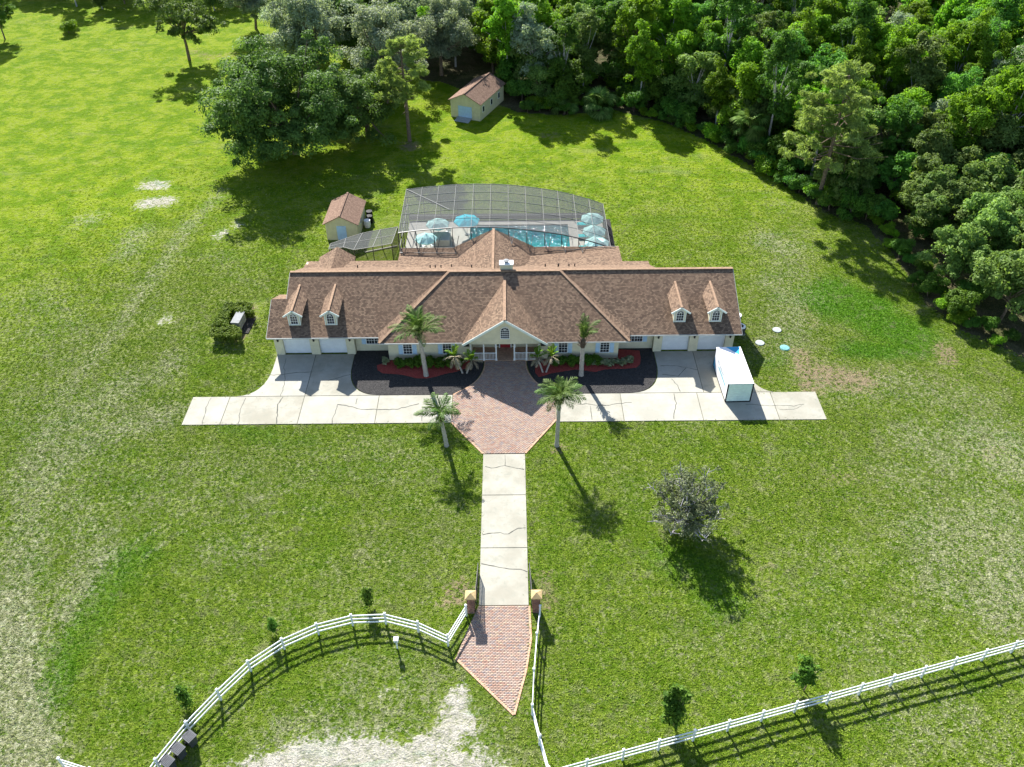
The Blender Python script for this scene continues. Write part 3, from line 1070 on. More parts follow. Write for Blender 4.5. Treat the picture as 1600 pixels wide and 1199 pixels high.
bz = RZ - SB * (BY - 75)
rf.slab([(-22.2, 75, RZ), (-5.6, 75, RZ), (-5.62, 74.5, CRZ), (5.82, 74.5, CRZ), (5.8, 75, RZ), (16.1, 75, RZ), (16.1, BY, bz), (-22.2, BY, bz)], .1)
rf.slab([(-22.2, BY, bz), (16.1, BY, bz), (16.1, 81.2, bz - .2), (13.2, 81.2, bz - .2), (13.2, 85.05, 2.5), (-11.95, 85.05, 2.5), (-11.95, 82.0, bz - .36), (-22.2, 82.0, bz - .36)], .1)
rf.slab([(16.1, 75, RZ), (23.8, 75, RZ), (23.8, 77.3, 2.9), (16.1, 77.3, 2.9)], .1)
rf.slab([(-23.75, 72, EZ + S * (72 - EY)), (-22.2, 72, EZ + S * (72 - EY)), (-22.2, 75.0, EZ + S * (72 - EY) - 1.5), (-23.75, 75.0, EZ + S * (72 - EY) - 1.5)], .1)
# rear gable over the lanai
gx, gz = -1.18, 4.85
rf.slab([(gx, 76.5, gz), (gx, 85.15, gz), (-5.75, 85.15, 2.52), (-5.75, 78.5, 2.52)], .1)
rf.slab([(gx, 76.5, gz), (gx, 85.15, gz), (3.4, 85.15, 2.52), (3.4, 78.5, 2.52)], .1)
# small gable at the rear left
rf.slab([(-18.85, 78.7, 3.75), (-18.85, 83.4, 3.75), (-20.95, 83.2, 2.55), (-20.95, 81.0, 2.55)], .1)
rf.slab([(-18.85, 78.7, 3.75), (-18.85, 83.4, 3.75), (-16.9, 83.2, 2.55), (-16.9, 81.0, 2.55)], .1)
W(rf, 'roof', M['shingle'])
# porch gable roof
pa, pz, pe = .1, 5.66, 2.72
pr = MB()
for s_ in (-1, 1):
    pr.slab([(pa, 66.45, pz), (pa, 73.7, pz), (pa + s_ * 4.18, 67.2, pe), (pa + s_ * 4.18, 66.45, pe)], .12)
W(pr, 'porch_roof', M['shingle'])
# caps
cp = MB()
cp.beam((-22.2, 75, RZ + .02), (-5.6, 75, RZ + .02), .32, .07).beam((-5.6, 74.5, CRZ + .02), (5.8, 74.5, CRZ + .02), .32, .07).beam((5.8, 75, RZ + .02), (23.8, 75, RZ + .02), .32, .07)
cp.beam((-12.4, EYC, EZ + .03), (-5.62, 74.5, CRZ + .02), .28, .06).beam((12.45, EYC, EZ + .03), (5.82, 74.5, CRZ + .02), .28, .06)
cp.beam((pa, 66.42, pz + .02), (pa, 73.7, pz + .02), .28, .07).beam((gx, 76.4, gz + .02), (gx, 85.2, gz + .02), .28, .07)
W(cp, 'ridge_cap', M['ridgecap'])
# fascia boards
for x0, x1, y in ((-23.75, -12.4, EY), (12.45, 23.8, EY), (-12.42, -4.1, EYC), (4.3, 12.47, EYC)):
    W(MB().bb(x0, x1, y - .05, y - .005, EZ - .16, EZ - .02), 'fascia', M['gutter'])
for x, y1, z1 in ((-23.78, 72.0, EZ + S * (72 - EY)), (23.83, 75, RZ)):
    W(MB().beam((x, EY, EZ - .1), (x, y1, z1 - .1), .04, .14), 'fascia', M['gutter'])
W(MB().beam((-22.23, 72.0, EZ + S * (72 - EY) - .1), (-22.23, 75, RZ - .1), .04, .14), 'fascia', M['gutter'])
W(MB().bb(-11.95, 13.2, 85.06, 85.1, 2.3, 2.48), 'fascia', M['gutter'])
for s_ in (-1, 1):
    W(MB().beam((pa, 66.42, pz - .1), (pa + s_ * 4.2, 66.42, pe - .1), .05, .24), 'rake_board', M['trim'])

# walls
gw = MB()
for s_ in (-1, 1):
    for a, b in ((23.3, 22.45), (19.7, 18.8), (16.05, 15.2)):
        lo, hi = sorted((s_ * a, s_ * b))
        gw.bb(lo, hi, 68.5, 68.9, 0, 2.62)
    for a, b in ((22.45, 19.7), (18.8, 16.05)):
        lo, hi = sorted((s_ * a, s_ * b))
        gw.bb(lo, hi, 68.52, 68.9, 2.14, 2.6)
    x0, x1 = sorted((s_ * 23.28, s_ * 23.0))
    gw.bb(x0, x1, 68.905, 74.6, 0, 2.95)
    x0, x1 = sorted((s_ * 15.2, s_ * 11.68))
    gw.bb(x0, x1, 69.1, 69.3, 0, 2.75)
    x0, x1 = sorted((s_ * 15.24, s_ * 15.45))
    gw.bb(x0, x1, 68.905, 69.1, 0, 2.65)
gw.bb(-11.66, -3.45, 67.5, 67.7, 0, 2.72).bb(3.6, 11.5, 67.5, 67.7, 0, 2.72)
gw.bb(-11.66, -11.46, 67.702, 69.1, 0, 2.72).bb(11.3, 11.5, 67.702, 69.1, 0, 2.72)
gw.bb(-3.45, -3.25, 67.702, 69.4, 0, 2.75).bb(3.4, 3.6, 67.702, 69.4, 0, 2.75).bb(-3.45, 3.6, 69.402, 69.6, 0, 2.75)
# gable ends
for x, yf, yb, yr, zr in ((23.1, 68.1, 76.9, 75, RZ),):
    gw.poly([(x, yf, EZ), (x, yb, 2.9), (x, yr, zr - .15)]).poly([(x + .15, yf, EZ), (x + .15, yr, zr - .15), (x + .15, yb, 2.9)])
gw.poly([(-22.1, 70, 2.7), (-22.1, 75, RZ - .15), (-22.1, 80, 2.9)]).poly([(-22.15, 70, 2.7), (-22.15, 80, 2.9), (-22.15, 75, RZ - .15)])
gw.poly([(-23.4, 68.6, 2.7), (-23.4, 72, 4.3), (-23.4, 74.6, 2.9)]).poly([(-23.35, 68.6, 2.7), (-23.35, 74.6, 2.9), (-23.35, 72, 4.3)])
# rear and side walls
gw.bb(-22.1, -21.9, 74.8, 81.5, 0, 2.9).bb(15.8, 16.0, 76.9, 80.9, 0, 2.8).bb(-21.9, -12.0, 81.4, 81.6, 0, 2.6).bb(-11.9, 13.0, 83.6, 83.8, 0, 2.45).bb(13.0, 16.0, 80.9, 81.1, 0, 2.5)
gw.bb(16.0, 23.25, 76.7, 76.9, 0, 2.9).bb(-23.25, -22.1, 74.6, 74.8, 0, 2.85).bb(23.0, 23.25, 74.6, 76.7, 0, 2.9).bb(13.0, 13.15, 81.1, 83.7, 0, 2.5)
W(gw, 'wall', M['wall'])
# tympanum above the porch
ty = MB()
ty.poly([(-3.5, 66.8, 2.5), (3.65, 66.8, 2.5), (3.65, 66.8, 3.06), (pa, 66.8, pz - .14), (-3.5, 66.8, 3.06)])
ty.bb(-3.5, 3.65, 66.85, 67.4, 2.44, 2.6)
W(ty, 'porch_gable', M['wall'])
for s_ in (-1, 1):
    x0, x1 = sorted((pa + s_ * 3.55, pa + s_ * 4.15))
    W(MB().bb(x0, x1, 66.5, 67.3, 2.42, 2.58), 'eave_return_shade', M['dark'])  # dark colour stands in for the shade under the gable overhang
W(MB().poly([(-5.5, 85.0, 2.45), (gx, 85.0, gz - .15), (3.2, 85.0, 2.45)][::-1]), 'rear_gable', M['wall'])
W(MB().poly([(-20.6, 83.0, 2.45), (-18.85, 83.1, 3.6), (-17.1, 83.0, 2.45)][::-1]), 'rear_gable', M['wall'])

# garage doors with panels
for s_ in (-1, 1):
    for c in (21.075, 17.425):
        d = W(MB().bb(s_ * c - 1.372, s_ * c + 1.372, 68.82, 68.88, .02, 2.14), 'garage_door', M['door'])
        p = MB()
        for r in range(4):
            for k in range(4):
                x = s_ * c - 1.37 + (k + .5) * .685
                p.bb(x - .29, x + .29, 68.80, 68.825, .07 + r * .53, .53 + r * .53)
        W(p, 'door_panel', M['door'], d)
    for x in (22.87, 19.25, 15.62):
        W(MB().lathe((s_ * x, 68.40, 1.78), [(.02, 0), (.09, .04), (.11, .28), (.13, .30), (.02, .42)], 8).bb(s_ * x - .03, s_ * x + .03, 68.42, 68.5, 2.0, 2.06), 'wall_lantern', M['dark'])


def window(x0, x1, y, z0, z1, nx_, nz_, parent=house, arch=False, name='window', world_parent=True):
    """white frame and glazing bars standing proud of dark panes"""
    fr = MB()
    t = .055
    n = 10
    if arch:
        cx, r = (x0 + x1) / 2, (x1 - x0) / 2
        zt = z1 - r
        top = [(cx + r * math.cos(math.pi * k / n), y - .02, zt + r * math.sin(math.pi * k / n)) for k in range(n + 1)]
        fr.poly([(x0, y - .02, z0), (x1, y - .02, z0)] + top, None, 1)
        for a, b in zip(top, top[1:]):
            fr.beam((a[0], y - .05, a[2]), (b[0], y - .05, b[2]), .07, t)
        for k in (3, 5, 7):
            a = top[k]
            fr.beam((cx, y - .04, zt), (a[0], y - .04, a[2]), .04, .028)
    else:
        zt = z1
        fr.bb(x0, x1, y - .02, y + .02, z0, z1, 1)
        fr.bb(x0 - t, x1 + t, y - .08, y - .022, z1, z1 + t)
    fr.bb(x0 - t, x0, y - .08, y - .022, z0, zt).bb(x1, x1 + t, y - .08, y - .022, z0, zt).bb(x0 - t, x1 + t, y - .1, y - .022, z0 - t, z0)
    for k in range(1, nx_):
        x = x0 + (x1 - x0) * k / nx_
        fr.bb(x - .014, x + .014, y - .05, y - .023, z0, zt)
    for k in range(1, nz_ + (1 if arch else 0)):
        z = z0 + (zt - z0) * k / nz_
        fr.bb(x0, x1, y - .052, y - .024, z - .014, z + .014)
    return W(fr, name, [M['white'], M['glass']], parent)


def shutters(x0, x1, y, z0, z1, w=.42):
    for a, b in ((x0 - w - .07, x0 - .07), (x1 + .07, x1 + w + .07)):
        sh = MB().bb(a, b, y - .06, y - .004, z0, z1)
        for k in range(9):
            z = z0 + .08 + (z1 - z0 - .16) * (k + .5) / 9
            sh.bb(a + .06, b - .06, y - .085, y - .055, z - .045, z + .03)
        W(sh, 'shutter', M['shutter'])


for x0, x1 in ((-10.12, -9.28), (-6.15, -5.33), (5.5, 6.35), (9.68, 10.55)):
    window(x0, x1, 67.5, .85, 2.15, 3, 4)
    shutters(x0, x1, 67.5, .8, 2.2)
for x0, x1 in ((-14.05, -12.45), (12.5, 14.1)):
    for a, b in ((x0, (x0 + x1) / 2 - .04), ((x0 + x1) / 2 + .04, x1)):
        window(a, b, 69.1, .95, 2.15, 3, 3)
    shutters(x0, x1, 69.1, .9, 2.2)
window(-.3, .52, 66.8, 3.25, 4.6, 4, 4, arch=True)
for x0, x1 in ((-2.5, -1.6), (1.8, 2.7)):
    window(x0, x1, 69.4, .8, 2.1, 3, 3)
# front door
dr = W(MB().bb(-.42, .62, 69.31, 69.4, .12, 2.25), 'front_door', M['red'])
W(MB().bb(-.3, .08, 69.285, 69.315, .3, 1.0).bb(.12, .5, 69.285, 69.315, .3, 1.0).bb(-.3, .08, 69.285, 69.315, 1.15, 2.1).bb(.12, .5, 69.285, 69.315, 1.15, 2.1), 'door_panel', M['red'], dr)
W(MB().bb(-.55, -.44, 69.25, 69.4, .12, 2.3).bb(.64, .75, 69.25, 69.4, .12, 2.3).bb(-1.0, -.9, 69.25, 69.4, .12, 2.3).bb(1.1, 1.2, 69.25, 69.4, .12, 2.3).bb(-1.0, 1.2, 69.25, 69.4, 2.3, 2.4), 'door_frame', M['white'])
for x0 in (-.9, .75):
    W(MB().bb(x0, x0 + .35, 69.35, 69.4, .3, 2.3), 'sidelight', M['glass'])
W(MB().bb(-3.5, 3.65, 67.16, 69.4, -.05, .10), 'porch_floor', M['paverborder'])
pxs = (-3.36, -2.05, -.8, 1.02, 2.25, 3.5)
for x in pxs:
    W(MB().bb(x - .065, x + .065, 67.2, 67.33, .1, 2.44).bb(x - .1, x + .1, 67.17, 67.36, .1, .25).bb(x - .1, x + .1, 67.17, 67.36, 2.32, 2.44), 'porch_post', M['white'])
bal = MB().bb(-.018, .018, -.018, .018, 0, .78).mesh('baluster', M['white'])
for a, b in ((0, 1), (1, 2), (3, 4), (4, 5)):
    xa, xb = pxs[a] + .065, pxs[b] - .065
    rl = W(MB().bb(xa, xb, 67.23, 67.3, .98, 1.05), 'railing', M['white'])
    W(MB().bb(xa, xb, 67.24, 67.29, .16, .21), 'bottom_rail', M['white'], rl)
    n = int((xb - xa) / .13)
    for k in range(n):
        o = inst('baluster', bal, rl, Vector((xa + (k + .5) * (xb - xa) / n, 67.265, .2)) - Vector(HX))

# chimney
ch = W(MB().bb(-.39, .94, 74.75, 75.45, 5.2, 6.62), 'chimney', M['wall'])
W(MB().bb(-.45, 1.0, 74.68, 75.52, 6.62, 6.74), 'chimney_cap', M['white'], ch)
W(MB().lathe((.28, 75.1, 6.74), [(.2, 0), (.2, .16), (.3, .18), (.3, .24), (.04, .3)], 12), 'flue', M['grey'], ch)
# vent pipes on the back slope
for px, py in ((558, 412), (672, 416), (680, 416), (689, 416), (705, 408), (737, 418), (852, 414.5), (872, 417), (873, 409.5), (889, 414), (898, 414)):
    X, Y = at(px, py, 4.0)[:2]
    z = RZ - SB * (Y - 75)
    W(MB().lathe((X, Y, z - .1), [(.06, 0), (.06, .38), (.08, .4), (.03, .44)], 8), 'vent_pipe', M['black'])

# dormers
for cx in (-21.02, -17.36, 17.65, 21.24):
    d = MB()
    w, yf, z0, ze, za = .61, 69.2, 3.27, 4.62, 5.22
    d.poly([(cx - w, yf, z0), (cx + w, yf, z0), (cx + w, yf, ze), (cx, yf, za - .08), (cx - w, yf, ze)])
    for s_ in (-1, 1):
        q = [(cx + s_ * w, yf, z0 - .03), (cx + s_ * w, yf, ze), (cx + s_ * w, 72.4, ze), (cx + s_ * w, 72.2, 4.55)]
        d.poly(q if s_ < 0 else q[::-1])
    dm = W(d, 'dormer', M['wall'])
    r_ = MB()
    for s_ in (-1, 1):
        r_.slab([(cx, 68.95, za), (cx, 73.7, za), (cx + s_ * .93, 72.1, ze - .05), (cx + s_ * .93, 68.95, ze - .05)], .07)
    W(r_, 'dormer_roof', M['shingle'], dm)
    W(MB().beam((cx, 68.93, za + .015), (cx, 73.6, za + .015), .2, .05), 'ridge_cap', M['ridgecap'], dm)
    tr = MB()
    for s_ in (-1, 1):
        tr.beam((cx, 68.92, za - .09), (cx + s_ * .95, 68.92, ze - .14), .05, .17)
        tr.bb(min(cx + s_ * w, cx + s_ * (w - .09)), max(cx + s_ * w, cx + s_ * (w - .09)), yf - .03, yf - .003, z0, ze)
    tr.bb(cx - w, cx + w, yf - .05, yf - .003, z0 - .02, z0 + .08)
    W(tr, 'dormer_trim', M['trim'], dm)
    window(cx - .34, cx + .34, yf, 3.45, 4.72, 3, 3, dm, True)

# ------------------------------------------------------------------ air conditioners
def ac(x, y, label):
    t = thing('air_conditioner', (x, y, 0), label, 'air conditioner', 'air conditioners at the ends of the house')
    MB().bb(-.5, .5, -.5, .5, 0, .1).build('pad', M['concrete'], t)
    MB().bb(-.42, .42, -.42, .42, .1, .84).build('coil_case', M['acdark'], t)
    MB().lathe((0, 0, .84), [(.52, 0), (.52, .06), (.38, .1), (.30, .08)], 18).build('top_rim', M['white'], t, smooth=False)
    MB().lathe((0, 0, .925), [(.31, 0), (.28, .015), (.03, .02)], 16).build('fan_grille', M['black'], t)


ac(24.75, 73.6, 'white rimmed dark air conditioner, the one further back beside the right garage wall')
ac(24.75, 71.6, 'white rimmed dark air conditioner, nearer the camera of two by the right garage wall')
ac(-24.2, 72.5, 'white rimmed dark air conditioner beside the left end of the house')

# ------------------------------------------------------------------ moving container
ct = thing('storage_container', (22.2, 63.4, 0), 'white portable storage container with pale roll door on right driveway', 'container', rz=math.atan2(0.12, 5.6))
L_, Wd, Hc = 5.55, 2.36, 2.3
MB().bb(-Wd / 2, Wd / 2, -L_ / 2 + .04, L_ / 2, .14, Hc).build('body', M['container'], ct)
MB().bb(-Wd / 2 - .02, Wd / 2 + .02, -L_ / 2 - .02, L_ / 2 + .02, Hc, Hc + .06).build('roof', M['container'], ct)
fr = MB()
fr.bb(-Wd / 2 - .03, Wd / 2 + .03, -L_ / 2 - .03, L_ / 2 + .03, .06, .16)
for s_ in (-1, 1):
    fr.bb(s_ * Wd / 2 - .05, s_ * Wd / 2 + .05, -L_ / 2 - .04, -L_ / 2 + .06, .16, Hc - .02)
    fr.bb(s_ * Wd / 2 - .025, s_ * Wd / 2 + .025, L_ / 2 - .05, L_ / 2 + .03, .16, Hc - .02)
fr.build('base_frame', M['black'], ct)
rd = MB()
for k in range(7):
    rd.bb(-Wd / 2 + .06, Wd / 2 - .06, -L_ / 2 - .012, -L_ / 2 + .05, .18 + k * .295, .18 + k * .295 + .285)
rd.build('roll_door', M['greenwhite'], ct)
MB().poly([(.35 - 1.0, L_ / 2 + .01, Hc + .064), (.2, L_ / 2 - 1.2 + .0, Hc + .064), (Wd / 2 - .05, L_ / 2 + .01, Hc + .064)][::1] if False else [(-.25, L_ / 2, Hc + .064), (.78, L_ / 2 - 1.25, Hc + .064), (1.12, L_ / 2, Hc + .064)]).build('roof_emblem', M['bluepaint'], ct)
MB().bb(-Wd / 2 - .006, -Wd / 2, -1.9, 1.0, 1.25, 1.42).build('side_stripe', M['teal'], ct)
rr2 = random.Random(3)
y = 1.5
while y > -.6:
    w = rr2.choice((.14, .2, .24))
    MB().bb(-Wd / 2 - .006, -Wd / 2, y - w, y, 1.62, 1.62 + rr2.choice((.2, .28))).build('side_marking', M['marking'], ct)
    y -= w + (.09 if rr2.random() < .85 else .3)
MB().poly([(-Wd / 2 - .006, L_ / 2 - .02, .2), (-Wd / 2 - .006, L_ / 2 - 1.0, .2), (-Wd / 2 - .006, L_ / 2 - .02, 1.3)]).build('side_emblem', M['bluepaint'], ct)

# ------------------------------------------------------------------ septic lids, cabinet, bins, keypad
for (x, y), m, lb in (((28.8, 72.0), 'lid', 'pale round access lid in the lawn, furthest from the container of three'), ((26.5, 69.8), 'lid', 'pale raised round access lid with a dark rim, nearest the right garage'), ((28.86, 68.95), 'lidaqua', 'aqua tinted round access lid in the lawn right of the garage')):
    t = thing('access_lid', (x, y, 0), lb, 'lid', 'round access lids in the right lawn')
    MB().lathe((0, 0, 0), [(.46, -.05), (.46, .07), (.42, .09), (.3, .1), (.05, .13)], 20).build('cover', M[m], t)
    MB().lathe((0, 0, 0), [(.52, -.05), (.52, .03), (.47, .035)], 20).build('collar', M['black'] if m == 'lid' else M['lidaqua'], t)

cq = [at(360, 504.5, 1.15), at(373, 505, 1.15), at(382, 487, 1.15), at(370, 486.5, 1.15)]
cc = sum(cq, Vector((0, 0, 0))) / 4
cw, cl = (cq[1] - cq[0]).length, (cq[2] - cq[1]).length
gb = thing('utility_cabinet', (cc.x, cc.y, 0), 'grey metal utility cabinet tucked into the clipped hedge left of house', 'cabinet', rz=math.atan2(cq[1].y - cq[0].y, cq[1].x - cq[0].x))
MB().bb(-cw / 2 + .04, cw / 2 - .04, -cl / 2 + .04, cl / 2 - .04, .1, 1.09).build('case', M['grey'], gb)
MB().bb(-cw / 2, cw / 2, -cl / 2, cl / 2, 1.09, 1.15).build('top', M['grey'], gb)
MB().bb(-cw / 2 - .15, cw / 2 + .9, -cl / 2 - .3, cl / 2 + .3, -.04, .08).build('pad', M['mulch'], gb)
for y0 in (-.9, .05):
    MB().bb(cw / 2 - .04, cw / 2 - .02, y0, y0 + .85, .2, 1.0).build('door', M['grey'], gb)


def bin_(x, y, rz, label):
    t = thing('wheeled_bin', (x, y, 0), label, 'bin', 'wheeled bins in a row by the curved fence', rz)
    b = MB()
    a = [(-.24, -.27), (.24, -.27), (.24, .27), (-.24, .27)]
    c = [(-.3, -.34), (.3, -.34), (.3, .34), (-.3, .34)]
    for i in range(4):
        j = (i + 1) % 4
        b.poly([(*a[i], .06), (*a[j], .06), (*c[j], .98), (*c[i], .98)])
    b.poly([(*p, .06) for p in a[::-1]])
    b.bb(-.32, .32, -.36, .36, .93, .98)
    b.build('body', M['binplastic'], t)
    l = MB()
    l.bb(-.34, .34, -.39, .38, .985, 1.03)
    for k in range(5):
        l.bb(-.26, .26, -.3 + k * .12, -.24 + k * .12, 1.03, 1.045)
    l.bb(-.2, .2, .26, .36, 1.03, 1.06)
    l.build('lid', M['binplastic'], t)
    MB().tube([(-.28, .44, .95), (.28, .44, .95)], .025, 6).build('handle', M['black'], t)
    for s_ in (-1, 1):
        MB().tube([(s_ * .26, .3, .13), (s_ * .33, .3, .13)], .13, 12).build('wheel', M['black'], t)


bin_(-20.45, 27.42, R(55), 'dark grey wheeled bin, uppermost of three beside the curved white fence')
bin_(-20.95, 26.60, R(58), 'dark grey wheeled bin in the middle of three beside the curved white fence')
bin_(-21.38, 25.78, R(60), 'dark grey wheeled bin, lowest of three beside the curved white fence')

kp = thing('keypad_post', (-7.65, 34.35, 0), 'small white gate keypad box on a post inside the fence curve', 'keypad')
MB().bb(-.05, .05, -.05, .05, -.1, .95).build('post', M['vinyl'], kp)
MB().bb(-.15, .15, -.14, .14, .95, 1.25).bb(-.17, .17, -.2, .16, 1.25, 1.29).build('box', M['vinyl'], kp)
MB().bb(-.09, .09, -.155, -.14, .99, 1.22).bb(-.08, .08, -.12, .1, 1.29, 1.297).build('panel', M['marking'], kp)

# ------------------------------------------------------------------ gate
def brick_pillar(x, y, label):
    t = thing('gate_pillar', (x, y, 0), label, 'pillar', 'brick pillars of the drive gate')
    MB().bb(-.24, .24, -.24, .24, -.1, 1.9).build('core', M['sandbed'], t)
    m0 = MB().bb(-.125, .125, -.025, .025, -.06, .06).mesh('brick', M['brickpillar'])
    br = MB()
    for r in range(13):
        z = .08 + r * .145
        for side in range(4):
            mm = Matrix.Rotation(side * math.pi / 2, 3, 'Z')
            for k in (-1, 0, 1) if r % 2 else (-.5, .5):
                c = mm @ Vector((k * .19 if r % 2 else k * .29, -.255, z))
                br.box(c, (.17 if r % 2 else .27, .05, .125), side * math.pi / 2)
    o = br.build('brick', M['brickpillar'], t)
    o['kind'] = 'stuff'
    cpm = MB().bb(-.40, .40, -.40, .40, 1.9, 1.98)
    P = [(-.40, -.40, 1.98), (.40, -.40, 1.98), (.40, .40, 1.98), (-.40, .40, 1.98)]
    for i in range(4):
        cpm.poly([P[i], P[(i + 1) % 4], (0, 0, 2.2)])
    cpm.build('cap', M['cap'], t)


brick_pillar(-2.42, 37.5, 'dark brick gate pillar with yellow stone cap, left of the drive')
brick_pillar(2.42, 37.5, 'dark brick gate pillar with yellow stone cap, right of the drive')


def gate_leaf(hx, hy, ex, ey, label):
    t = thing('gate_leaf', (hx, hy, 0), label, 'gate', 'open leaves of the iron drive gate')
    d = Vector((ex - hx, ey - hy, 0))
    L = d.length
    t.rotation_euler.z = math.atan2(d.y, d.x)
    top = lambda u: 1.75 - .55 * (u / L) ** 2 * (3 - 2 * u / L) if False else 1.2 + .6 * (1 - u / L) ** 1.6
    f = MB().bb(0, .05, -.025, .025, .05, 1.82).bb(L - .05, L, -.025, .025, .05, top(L)).bb(0, L, -.02, .02, .1, .15).bb(0, L, -.02, .02, .85, .9)
    pts = [(u * L / 10, 0, top(u * L / 10)) for u in range(11)]
    for a, b in zip(pts, pts[1:]):
        f.beam(a, b, .04, .05)
    f.build('frame', M['iron'], t)
    n = int(L / .12)
    for k in range(1, n):
        u = k * L / n
        MB().bb(u - .012, u + .012, -.012, .012, .12, top(u)).build('bar', M['iron'], t)


gate_leaf(-2.1, 37.75, -1.98, 41.0, 'black iron gate leaf folded open along the left drive edge')
gate_leaf(2.1, 37.75, 1.98, 41.0, 'black iron gate leaf folded open along the right drive edge')

# ------------------------------------------------------------------ white rail fences
postm = MB().bb(-.065, .065, -.065, .065, -.2, 1.36).bb(-.085, .085, -.085, .085, 1.36, 1.385)
for i in range(4):
    a = [(-.085, -.085), (.085, -.085), (.085, .085), (-.085, .085)]
    postm.poly([(*a[i], 1.385), (*a[(i + 1) % 4], 1.385), (0, 0, 1.44)])
postm = postm.mesh('fence_post', M['vinyl'])


def fence(pts, label):
    t = thing('rail_fence', (pts[0][0], pts[0][1], 0), label, 'fence', 'white three rail fences')
    o = Vector((pts[0][0], pts[0][1], 0))
    for i, p in enumerate(pts):
        q = pts[min(i + 1, len(pts) - 1)]
        r = pts[max(i - 1, 0)]
        inst('post', postm, t, Vector((p[0], p[1], 0)) - o, (0, 0, math.atan2(q[1] - r[1], q[0] - r[0])))
    for a, b in zip(pts, pts[1:]):
        for z in (.35, .78, 1.2):
            MB().beam(Vector((*a, z)) - o, Vector((*b, z)) - o, .045, .14).build('rail', M['vinyl'], t)


fence([(-2.78, 37.04), (-4.01, 34.54), (-6.23, 35.69), (-8.68, 36.4), (-11.12, 36.31), (-13.53, 35.6), (-15.78, 34.37), (-17.79, 32.63), (-19.37, 30.49), (-20.83, 28.22), (-22.05, 25.75), (-22.9, 23.4), (-23.5, 21.0)], 'white rail fence sweeping in a curve left of the drive gate')
fence([(2.68, 36.95), (2.38, 34.67), (2.1, 31.84), (1.92, 29.21), (2.36, 27.11), (2.86, 25.0), (3.0, 24.85)], 'short white rail fence running down from the right gate pillar')
p0, p1 = np.array((10.05, 26.71)), np.array((36.18, 33.63))
st = (p1 - p0) / 11
fence([tuple(p0 + st * k) for k in range(-3, 17)], 'long straight white rail fence crossing the lower right lawn')
fence([(-28.21, 25.85), (-26.0, 25.2), (-23.7, 24.5)], 'short white rail fence at the lower left edge beside the bins')


# ------------------------------------------------------------------ sheds
def shed(name, loc, rz, w, L, hw, ha, label, door, ramp=False, wins=()):
    t = thing(name, loc, label, 'shed', None, rz)
    wl = MB()
    wl.bb(0, w, 0, L, -.1, hw)
    wl.poly([(0, 0, hw), (w, 0, hw), (w / 2, 0, ha)]).poly([(0, L, hw), (w / 2, L, ha), (w, L, hw)])
    wl.build('wall', M['shedwall'], t)
    sl_ = (ha - hw) / (w / 2)
    o = .28
    r = MB()
    r.slab([(w / 2, -o, ha + .06), (w / 2, L + o, ha + .06), (-o, L + o, hw - sl_ * o + .06), (-o, -o, hw - sl_ * o + .06)], .08)
    r.slab([(w / 2, -o, ha + .06), (w / 2, L + o, ha + .06), (w + o, L + o, hw - sl_ * o + .06), (w + o, -o, hw - sl_ * o + .06)], .08)
    r.build('roof', M['shedroof'], t)
    MB().beam((w / 2, -o, ha + .08), (w / 2, L + o, ha + .08), .22, .06).build('ridge_cap', M['shedroof'], t)
    x0, x1, h = door
    d = MB().bb(x0, x1, -.05, -.003, .05, h).build('door', M['shutter'], t)
    p = MB()
    for k in range(4):
        p.bb(x0 + .06, x1 - .06, -.07, -.045, .1 + k * (h - .1) / 4, .1 + (k + .85) * (h - .1) / 4)
    p.build('door_panel', M['shutter'], d)
    for y in wins:
        wf = MB().bb(w + .003, w + .05, y - .36, y + .36, 1.05, 2.0, 0).bb(w + .04, w + .06, y - .28, y + .28, 1.12, 1.93, 1)
        wf.build('window', [M['white'], M['glass']], t)
    if ramp:
        rp = MB()
        for k in range(9):
            rp.box((x0 + (x1 - x0) / 2, -.12 - k * .16, .22 - k * .021), (x1 - x0 + .1, .145, .05), 0, 0, (R(7), 'X'))
        rp.build('ramp', M['timber'], t)
    return t


a1 = math.atan2(126.1 - 128.1, -3.77 + 8.36)
shed('storage_shed', (-8.36, 128.1, 0), a1, 5.0, 9.0, 2.75, 3.95, 'yellow shed with blue roll door and ramp at the edge of the woods', (1.3, 3.6, 1.95), True, (1.2, 4.2, 7.0))
shed('storage_shed', (-21.75, 91.2, 0), R(-2), 3.85, 5.5, 2.35, 3.35, 'small cream shed with a pale blue door beside the pool cage', (1.35, 2.5, 1.95), False, (2.4,))
for (x, y, m, nm, lb) in ((-17.2, 96.6, 'black', 'barrel', 'black barrel behind the small shed, furthest of its row'), (-17.05, 95.4, 'black', 'barrel', 'black barrel behind the small shed, nearest the white tub'), (-17.2, 94.3, 'container', 'tub', 'white tub on the ground right of the small shed')):
    t = thing(nm, (x, y, 0), lb, nm)
    MB().lathe((0, 0, 0), [(.36, -.03), (.42, .3), (.42, .75), (.38, .9), (.1, .92)], 14).build('body', M[m], t)
    MB().lathe((0, 0, .9), [(.40, 0), (.40, .05), (.1, .06)], 14).build('lid', M[m], t)

